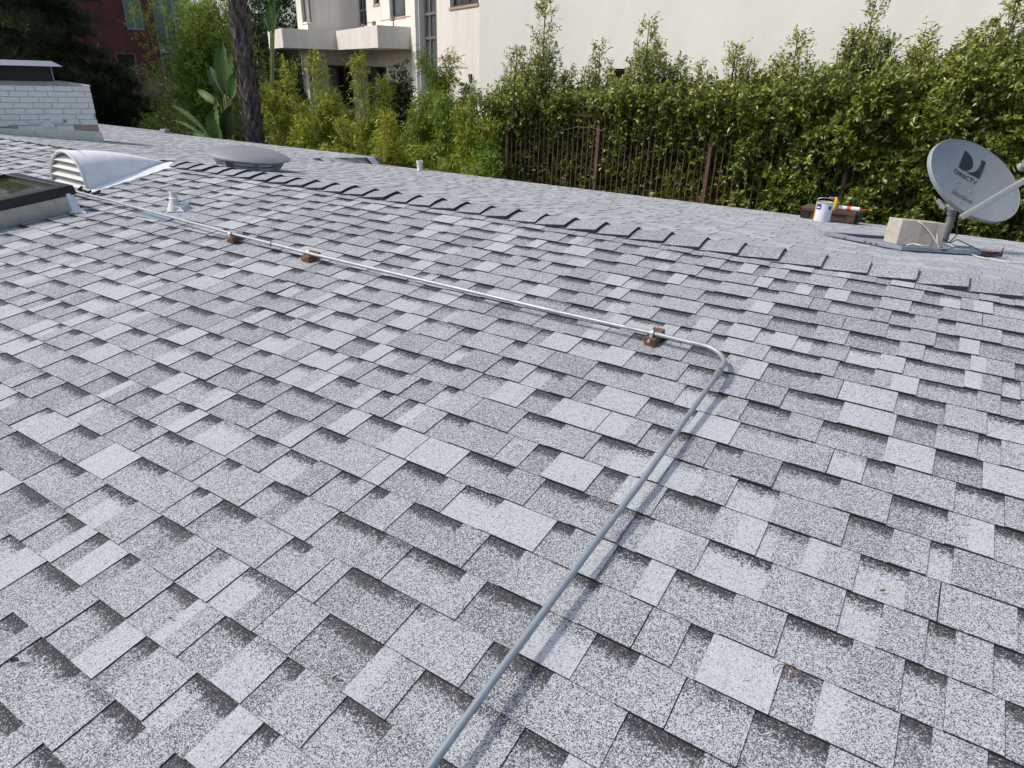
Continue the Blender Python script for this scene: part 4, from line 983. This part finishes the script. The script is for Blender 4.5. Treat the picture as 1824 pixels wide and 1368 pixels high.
hd = [(925, 90, 118, 150, 'hedge shrub beside the bamboo, low leafy top at the fence end', 900, 0, 6), (985, 80, -5, 150, 'hedge shrub with a tall sparse spire in front of the cream wall', 950, 0, 11), (1075, 100, 88, 140, 'hedge shrub with a short narrow tip beside the tall sparse spire', 1000, 0, 6),
      (1165, 95, 42, 130, 'hedge shrub with a tall bushy cone-shaped top', 1000, 0, 12), (1245, 80, 120, 150, 'low hedge shrub in the dip above the bright fence post', 900, 0, 5), (1305, 85, 82, 135, 'hedge shrub with two thin wispy tips', 950, 0, 7),
      (1405, 110, 70, 130, 'hedge shrub with a ragged medium top above the paint can', 1150, .22, 8), (1510, 110, 5, 115, 'hedge shrub with a tall loose top above the lumber', 1200, .26, 13), (1610, 110, 62, 110, 'hedge shrub with a feathery top left of the dish', 1150, .28, 9),
      (1735, 140, 0, 85, 'tallest hedge shrub rising directly above the satellite dish', 1500, .30, 14), (1850, 130, 40, 75, 'hedge shrub cut by the right edge of the picture', 1300, .30, 9)]
for i, (px, wpx, top, body, lab, n_, fr_h, sh) in enumerate(hd): hedge(px, wpx, top, body, lab, n_, fr_h, seed=i, sh=sh)
# pale bare twigs hanging on the fence
tw = [((1040, 190), (1062, 188), (1083, 200), (1088, 210)), ((1008, 205), (998, 215), (996, 224), (1004, 231), (1030, 226), (1055, 227), (1074, 234)), ((984, 229), (992, 229), (997, 218))]
tag(MB().tube([atY(a, b_, FY - .18) for a, b_ in tw[1]], .0035, 5).build('bare_twig', MT['twig'], org=atY(1030, 226, FY - .18)), 'pale bare twig curling across the fence pickets', 'twig')
tag(MB().tube([atY(a, b_, FY - .3) for a, b_ in tw[0]], .0035, 5).build('bare_twig', MT['twig'], org=atY(1062, 188, FY - .3)), 'pale bare twig arching out of the hedge above the fence rail', 'twig')

# --- bamboo
def bamboo(px, wpx, top, Y, lab, n, m_, seed, yl=.2, bot=-1.2, ll=.125, lw=.021, culms=6, grp=None, taper=.95, per=7, tp=1.15):
    c = atY(px, 250, Y); zt = float(atY(px, top, Y)[2]); hw = abs(float(atY(px + wpx / 2, 250, Y)[0] - c[0]))
    t_ = thing('bamboo', (c[0], Y, bot), lab, 'bamboo', grp)
    paths, parts = [], []
    for k in range(culms):
        u_ = rng.normal(0, .45) if k else 0.; hh = (zt - bot) * (1 if k == 0 else rng.uniform(.5, .86)); bx, by = c[0] + u_ * hw, Y + rng.normal(0, .35)
        ln = rng.normal(0, .10, 2)
        pos = lambda f: np.stack([bx + ln[0] * hh * f ** 2, by + ln[1] * hh * f ** 2, bot + hh * f], -1)
        paths.append([pos(np.float64(f)) for f in np.linspace(0, 1, 9)])
        q = int(n * 1.5) // culms; f = rng.uniform(.22, 1, q) ** .85; a_ = rng.uniform(0, 2 * PI, q)
        rr = hw * .85 * (1 - taper * f ** tp) * (.25 + .75 * rng.random(q)); clump = .75 + .35 * np.sin(f * 23 + k * 2 + a_)
        O = np.stack([np.cos(a_), np.sin(a_), rng.uniform(-.2, .5, q)], 1)
        parts.append(sprigs(pos(f) + O * (rr * clump)[:, None] * np.array([1, .8, .3]), nrm(O), per, .20, ll, lw, .15, .8, .7, down=.35))
    B, D_, N_, L_, W_2, cv_ = [np.concatenate(z) for z in zip(*parts)]
    hz = np.clip((B[:, 2] - bot) / (zt - bot), 0, 1); young = np.where(rng.random(len(B)) < yl * (.3 + hz), rng.uniform(.3, .9, len(B)), 0)
    stems(t_, paths, .016, MT['culm'], 'culms'); leaves_mesh('crown', B, D_, N_, L_, W_2, cv_, young, m_, t_)
BG = 'bamboo clumps before the cream building'
bl_m = MT['bambooleaf']
for a in ((506, 70, 112, 11.0, 'thin yellowish bamboo right beside the palm trunk', 520, bl_m, 1, .35, 4),
          (576, 62, 90, 10.9, 'yellow bamboo clump in front of the dark doorway', 950, bl_m, 2, .35, 6),
          (618, 70, 172, 11.0, 'bamboo clump in front of the inner corner of the cream building', 800, bl_m, 3, .2, 6),
          (664, 62, 100, 11.2, 'bamboo clump with a thin yellow tip under the ledge', 850, bl_m, 4, .3, 5),
          (702, 90, 205, 10.5, 'low golden bamboo clump leaning over the far eave', 700, bl_m, 5, .5, 6),
          (762, 85, 96, 11.2, 'tall bright bamboo clump in front of the tall window', 1100, bl_m, 6, .2, 6),
          (812, 90, 92, 11.3, 'tall green bamboo clump next to the plain cream wall', 1150, MT['bambooleaf2'], 7, .1, 6),
          (862, 75, 135, 11.2, 'bamboo clump touching the end of the hedge', 800, bl_m, 8, .2, 5)):
    bamboo(a[0], a[1], a[2], a[3], a[4], a[5], a[6], a[7], a[8], culms=a[9], grp=BG)
bamboo(850, 110, 255, 10.3, 'low fresh bamboo sprouting over the far eave by the fence', 420, MT['bambooleaf2'], 9, .05, grp=BG)
bamboo(770, 120, 262, 10.2, 'low bamboo fringe behind the short white vent tube', 420, bl_m, 10, .2, grp=BG)
bamboo(640, 130, 215, 10.4, 'low dense bamboo mass behind the roof step', 800, bl_m, 11, .3, grp=BG)
bamboo(556, 120, 205, 10.5, 'low dense bamboo mass right of the palm', 800, bl_m, 12, .25, grp=BG)
for (px_, w_, tp_, Y_, l_, n_) in ((362, 50, -60, 12.2, 'bright green tall bamboo left of the paddle leaves', 1000), (396, 60, -60, 12.6, 'bright green tall bamboo behind the paddle leaves', 1300), (425, 60, -50, 13.0, 'bright green bamboo behind the palm trunk', 900)):
    bamboo(px_, w_, tp_, Y_, l_, n_, MT['bambooleaf2'], 13, .12, ll=.14, lw=.028, culms=7, grp='tall bamboo by the palm', taper=.25, tp=2.)

# --- other shrubs and trees
def bush(name, px, w_, top, Y, lab, n, m_, ll, lw, bot=-1.2, per=8, cat='shrub', tw_=.16, asp=.8, stem=.02, grp=None, yl=.05, fill=.4, up=.3):
    c = atY(px, 200, Y); zt = float(atY(px, top, Y)[2]); hw = abs(float(atY(px + w_ / 2, 200, Y)[0] - c[0])); t_ = thing(name, (c[0], Y, bot), lab, cat, grp)
    cz = bot + (zt - bot) * .55; hz = (zt - bot) * .45
    d_ = nrm(rng.normal(0, 1, (n, 3))); rr = rng.random(n) ** fill
    lump = 1 + .18 * np.sin(d_[:, 0] * 6 + px) * np.sin(d_[:, 2] * 7 + 1) + .12 * np.sin(d_[:, 1] * 9 + d_[:, 2] * 5)
    P_ = np.array([c[0], Y, cz]) + d_ * (rr * lump)[:, None] * np.array([hw, hw * asp, hz])
    B, D_, N_, L_, W_2, cv_ = sprigs(P_, d_, per, tw_, ll, lw, up)
    young = np.where(rng.random(len(B)) < yl, rng.uniform(.3, .9, len(B)), 0)
    paths = [[np.array([c[0], Y, bot]), np.array([c[0] + rng.normal(0, .1) * hw, Y, cz]), np.array([c[0] + rng.normal(0, .4) * hw, Y + rng.normal(0, .3) * hw, cz + hz * .8])] for _ in range(5)]
    stems(t_, paths, stem, MT['bark']); leaves_mesh('crown', B, D_, N_, L_, W_2, cv_, young, m_, t_); return t_
bush('laurel_shrub', 710, 48, 128, 12.3, 'dark glossy shrub between two bamboo clumps', 700, MT['darkleaf'], .12, .045)
bush('grey_shrub', 285, 95, 138, 12.4, 'grey green feathery shrub below the red building', 1700, MT['greyleaf'], .13, .012, tw_=.3, per=9, yl=.2)
bush('green_shrub', 290, 75, 190, 10.4, 'low bright green shrub at the roof edge left of the paddle leaves', 700, MT['bambooleaf2'], .07, .022)
TG = 'dark trees filling the gap beside the cream building'
bush('broadleaf_tree', 505, 110, -120, 24, 'dark tree crown rising beside the left end of the cream building', 2600, MT['darkleaf'], .16, .06, cat='tree', tw_=.35, stem=.12, grp=TG)
bush('broadleaf_tree', 450, 150, 20, 22, 'dark tree mass behind the palm trunk', 2600, MT['darkleaf'], .16, .06, cat='tree', tw_=.35, stem=.12, grp=TG)
bush('broadleaf_tree', 515, 90, 110, 20, 'dark low thicket at the foot of the cream building', 1600, MT['darkleaf'], .14, .05, cat='tree', tw_=.3, stem=.08, grp=TG)
bush('broadleaf_tree', 400, 200, 150, 17, 'dark low tree mass behind the paddle leaves', 2000, MT['darkleaf'], .14, .05, cat='tree', tw_=.3, stem=.08, grp=TG)

# pines on the left: drooping layered boughs of needle tufts
def pine(px, Y, reach, lab, seed, zt=9.5, bot=-2.6, nb=105, zlow=-1.2):
    r = random.Random(seed); c = atY(px, 150, Y); c = np.array([c[0], Y, bot]); t_ = thing('pine_tree', c, lab, 'tree', 'dark pines at the left edge')
    m = MB(); m.tube([c + np.array([.12 * math.sin(k), .1 * math.cos(k * 1.3), (zt - bot) * k / 8]) for k in range(9)], list(np.linspace(.24, .04, 9)), 10); m.build('trunk', MT['bark'], t_, smooth=True)
    P_, O_ = [], []; paths = []
    for k in range(nb):
        z0_ = zlow + (zt - zlow) * ((k + r.random()) / nb); a = k * 2.4 + r.random(); Lb = reach * (1 - .55 * (z0_ - zlow) / (zt - zlow)) * r.uniform(.65, 1.05)
        dirb = np.array([math.cos(a), math.sin(a), 0]); pth = [np.array([c[0], c[1], z0_]) + dirb * Lb * f + np.array([0, 0, Lb * (.18 * f - .32 * f * f)]) for f in np.linspace(0, 1, 7)]; paths.append(pth)
        for f in np.linspace(.3, 1, 13):
            p = np.array([c[0], c[1], z0_]) + dirb * Lb * f + np.array([0, 0, Lb * (.18 * f - .32 * f * f)])
            for _ in range(8):
                o = np.array([r.gauss(0, .5), r.gauss(0, .5), r.gauss(.25, .25)]) + dirb * .35; P_.append(p + o * .55 * r.random() * np.array([1, 1, .6])); O_.append(o)
    m = MB()
    for p in paths: m.tube(p, list(np.linspace(.05, .012, len(p))), 5)
    m.build('boughs', MT['bark'], t_)
    P_ = np.array(P_); O_ = nrm(np.array(O_)); B, D_, N_, L_, W_2, cv_ = sprigs(P_, O_, 18, .15, .19, .012, .35, .5, .8, down=-.12)
    leaves_mesh('crown', B, D_, N_, L_, W_2, cv_, np.where(rng.random(len(B)) < .03, .5, 0), MT['pineleaf'], t_)
pine(60, 8.9, 2.45, 'dark pine behind the brick chimney with drooping boughs', 3, zt=5.6)
pine(-70, 9.5, 3.0, 'dark pine cut by the left edge above the chimney hood', 4, zt=6.0)
pine(172, 10.6, 1.7, 'small dark pine below the red building, right of the chimney', 5, zt=1.15, nb=44)

# palm trunk with criss-cross leaf bases
pY = 9.9; b0_ = atY(456, 256, pY); t0_ = atY(421, -10, pY); lean = (t0_ - b0_) / (t0_[2] - b0_[2])
base = b0_ + lean * (-2.6 - b0_[2]); top_ = b0_ + lean * (6.5 - b0_[2])
pt_ = thing('palm_tree', base, 'thick palm trunk with criss-cross leaf bases', 'tree')
wpx = 46; rr_ = .5 * wpx / FP * (px_of(b0_)[2]) * .68
MB().tube([base + (top_ - base) * f for f in np.linspace(0, 1, 12)], list(np.linspace(rr_ * .98, rr_ * .72, 12)), 20).build('trunk', MT['palmbark'], pt_, smooth=True)
m = MB(); ax_ = unit(top_ - base); sx = unit(np.cross((0, 1, 0), ax_)); sy = np.cross(ax_, sx); Lp = np.linalg.norm(top_ - base); k = 0; z_ = 1.4
while z_ < Lp - .4:
    for j in range(8):
        a = 2 * PI * (j + .5 * (k % 2)) / 8 + random.uniform(-.06, .06); R_ = rr_ * (.98 - .26 * z_ / Lp); o = ax_ * (z_ + random.uniform(-.03, .03)); rd = sx * math.cos(a) + sy * math.sin(a); tg = np.cross(ax_, rd)
        sk_ = random.choice((-1, 1)) * .10; wv = R_ * .46; hh = random.uniform(.27, .38); p0 = base + o
        pts = [p0 + rd * (R_ * .92) - tg * wv - ax_ * .07, p0 + rd * (R_ * .92) + tg * wv - ax_ * .07, p0 + rd * (R_ * 1.12) + tg * (wv * .45 + sk_ * .5) + ax_ * hh * .55, p0 + rd * (R_ * random.uniform(1.22, 1.5)) + tg * sk_ + ax_ * hh, p0 + rd * (R_ * 1.12) - tg * (wv * .45 - sk_ * .5) + ax_ * hh * .55, p0 + rd * (R_ * 1.14) + tg * sk_ * .3 + ax_ * hh * .25]
        m.add(pts, [(0, 1, 5), (1, 2, 5), (2, 3, 5), (3, 4, 5), (4, 0, 5), (0, 4, 3, 2, 1)])
    z_ += .165; k += 1
tag(m.build('leaf_bases', MT['palmboot'], pt_), kind='stuff')
def frond(parent, p0, dirv, L_, seed):
    r = random.Random(seed); m = MB(); d_ = unit(dirv); path = [p0 + d_ * L_ * .5 * f + np.array([0, 0, -.25 * L_ * f * f * .5]) for f in np.linspace(0, 1, 5)]; m.tube(path, .02, 5)
    e = path[-1]; s_ = unit(np.cross(d_, (0, 0, 1)))
    for k in range(24):
        a = -2.0 + 4.0 * k / 23; dv_ = unit(d_ * math.cos(a) + s_ * math.sin(a) + np.array([0, 0, -.2])); q = e + dv_ * L_ * .5 + np.array([0, 0, -.12]); sd_ = np.cross(dv_, (0, 0, 1)); m.add([e, e + dv_ * L_ * .3 + sd_ * .03, q, e + dv_ * L_ * .3 - sd_ * .03], [(0, 1, 2, 3)])
    m.build('frond', MT['bigleaf_dark'], parent)
for k in range(14): frond(pt_, top_, (math.cos(k * 2.4), math.sin(k * 2.4), .9 - .11 * k), 2.0, k)

# giant bird-of-paradise: upright paddle leaves, each a part
def paddle(parent, a, b_, wd, twist, bend, m_, Y):
    """blade from image-free points a (base of blade) to b_ (tip)"""
    a, b_ = np.asarray(a), np.asarray(b_); d_ = b_ - a; L_ = np.linalg.norm(d_); d_ = d_ / L_; s_ = unit(np.cross(d_, (0.3, -1, .2))); s_ = unit(s_ * math.cos(twist) + np.cross(d_, s_) * math.sin(twist)); nn = np.cross(s_, d_)
    m = MB(); n_ = 14; prof = [0.06, .34, .62, .80, .92, .98, 1., 1., .97, .92, .84, .70, .50, .28, .02]
    for i in range(n_ + 1):
        f = i / n_; c = a + d_ * L_ * f + nn * bend * math.sin(PI * f) * L_
        for k, x in enumerate((-1, -.5, 0, .5, 1)):
            j = .025 * math.sin(i * 2.7 + k * 3) * abs(x); m.v.append(tuple(c + s_ * (wd / 2) * prof[i] * x + nn * (abs(x) * wd * .16 + j)))
    for i in range(n_):
        for k in range(4): q = i * 5 + k; m.f.append((q, q + 1, q + 6, q + 5)); m.m.append(0)
    lf = m.build('leaf', m_, parent, smooth=True)
    MB().tube([a + d_ * L_ * f + nn * (bend * math.sin(PI * f) * L_ - .006) for f in np.linspace(0, .97, 9)], list(np.linspace(.016, .004, 9)), 6).build('midrib', MT['midrib'], lf, smooth=True)
    return lf
def stre(label, root, leaves, Y):
    r0 = atY(*root, Y); r0 = np.array([r0[0], Y, -1.2]); t_ = thing('paddle_plant', r0, label, 'plant', 'broad leaved tropical plants')
    for (bp, tp, wpx_, tw_, bend, dk, dy) in leaves:
        a = atY(*bp, Y + dy); b_ = atY(*tp, Y + dy * 1.6); paddle(t_, a, b_, wpx_ / 95., tw_, bend, MT['bigleaf_dark'] if dk else MT['bigleaf'], Y)
        st = [a * (1 - f) + np.array([r0[0] + (a[0] - r0[0]) * .25, Y, max(-1.2, a[2] - 1.8)]) * f for f in np.linspace(0, 1, 6)]
        MB().tube(st, list(np.linspace(.018, .035, 6)), 7).build('stalk', MT['midrib'], t_, smooth=True)
stre('tall upright paddle-leaf plant directly left of the palm trunk', (404, 240), [((402, 168), (396, 66), 30, .2, .05, 0, 0), ((408, 172), (413, 82), 26, -.5, -.04, 0, .1), ((398, 172), (371, 118), 24, .6, .08, 1, .15), ((406, 180), (428, 112), 22, -.4, .06, 0, .2), ((400, 160), (380, 84), 22, .9, .05, 1, .3), ((412, 176), (420, 128), 26, .1, .02, 0, -.1), ((394, 190), (352, 160), 16, .3, .1, 0, -.1)], 10.2)
stre('low paddle-leaf plant with broad leaves spilling over the eave', (385, 250), [((372, 243), (304, 188), 13, .9, .10, 1, -.1), ((368, 248), (305, 215), 9, 1.0, .08, 1, -.2), ((392, 252), (378, 196), 40, -.1, .03, 0, -.3), ((404, 248), (413, 186), 32, .3, .05, 1, -.1), ((388, 236), (384, 176), 22, -.5, -.05, 0, .1), ((378, 250), (340, 236), 14, .6, .05, 0, -.35)], 9.6)
stre('tall paddle-leaf plant seen above and right of the palm trunk', (487, 240), [((484, 55), (480, 2), 18, .2, .05, 0, 0), ((488, 58), (498, 14), 16, -.3, .05, 0, .1), ((482, 60), (468, 30), 14, .6, .1, 1, .1), ((486, 50), (488, -30), 18, .2, .05, 1, .3)], 13.0)

# ================================================================ SMALL LITTER ON THE ROOF
MT['dryleaf'] = simple('dry_leaf', (.23, .11, .04), .8, 0, .5, 30)
MT['litter'] = simple('leaf_litter', (.075, .055, .042), .9, 0, .5, 30)
def near_at(px, py, z=.012):
    n = RW @ np.array([0, 0, 1.]); return hit(px, py, n * z, n)
def dry_leaf(px, py, L_, lab, ang, m_='dryleaf', P=None):
    p = near_at(px, py, .014) if P is None else P
    X_ = rf(math.cos(ang), math.sin(ang), .25); Y_ = rf(-math.sin(ang), math.cos(ang), .1); Z_ = rf(0, 0, 1)
    m = MB(); n_ = 6
    for i in range(n_ + 1):
        f = i / n_; wv = L_ * .3 * math.sin(PI * min(.98, f + .03)) ** .8
        for x in (-1, 0, 1): m.v.append(tuple(p + X_ * L_ * (f - .5) + Y_ * wv * x + Z_ * (L_ * .25 * abs(x) + L_ * .3 * (f - .5) ** 2)))
    for i in range(n_):
        for k in (0, 1): q = i * 3 + k; m.f.append((q, q + 1, q + 4, q + 3)); m.m.append(0)
    tag(m.build('dry_leaf', MT[m_], org=p, smooth=True), lab, 'leaf')
dry_leaf(1572, 1053, .013, 'tiny brown dry leaf low on the right part of the roof', .6)
dry_leaf(597, 1208, .014, 'tiny orange dry leaf on the shingles at the lower left of the conduit', 1.2)
dry_leaf(304, 1102, .012, 'tiny dark dry leaf on a pale shingle at lower left', .2, 'litter')
dry_leaf(28, 1178, .026, 'narrow dark dry leaf at the left edge of the roof', .5, 'litter')
for q, (a, b_, lab) in enumerate(((158, 345, 'dark dry leaf at the foot of the louvred vent, nearest the skylight'), (172, 347, 'dark dry leaf lying between louvred vent and conduit'), (146, 340, 'brown dry leaf wedged behind the skylight corner'))):
    dry_leaf(a, b_, .075, lab, .3 + q, 'litter')
Pq = farP(47, 229); Pq = np.array([Pq[0] * .55, CR[1] + 1.0, 0]); Pq[2] = far(Pq[0], 1.0)[2] + .02
tw_ = [(1377, 1200), (1378, 1190), (1388, 1184), (1402, 1183), (1416, 1188), (1426, 1196), (1422, 1204), (1410, 1205), (1400, 1198)]
pts = [near_at(a, b_, .013 + .004 * (i % 2)) for i, (a, b_) in enumerate(tw_)]
tag(MB().tube(pts, .0012, 5).build('curled_twig', MT['dryleaf'], org=pts[0], smooth=True), 'thin curled brown tendril lying on the shingles at lower right', 'twig')
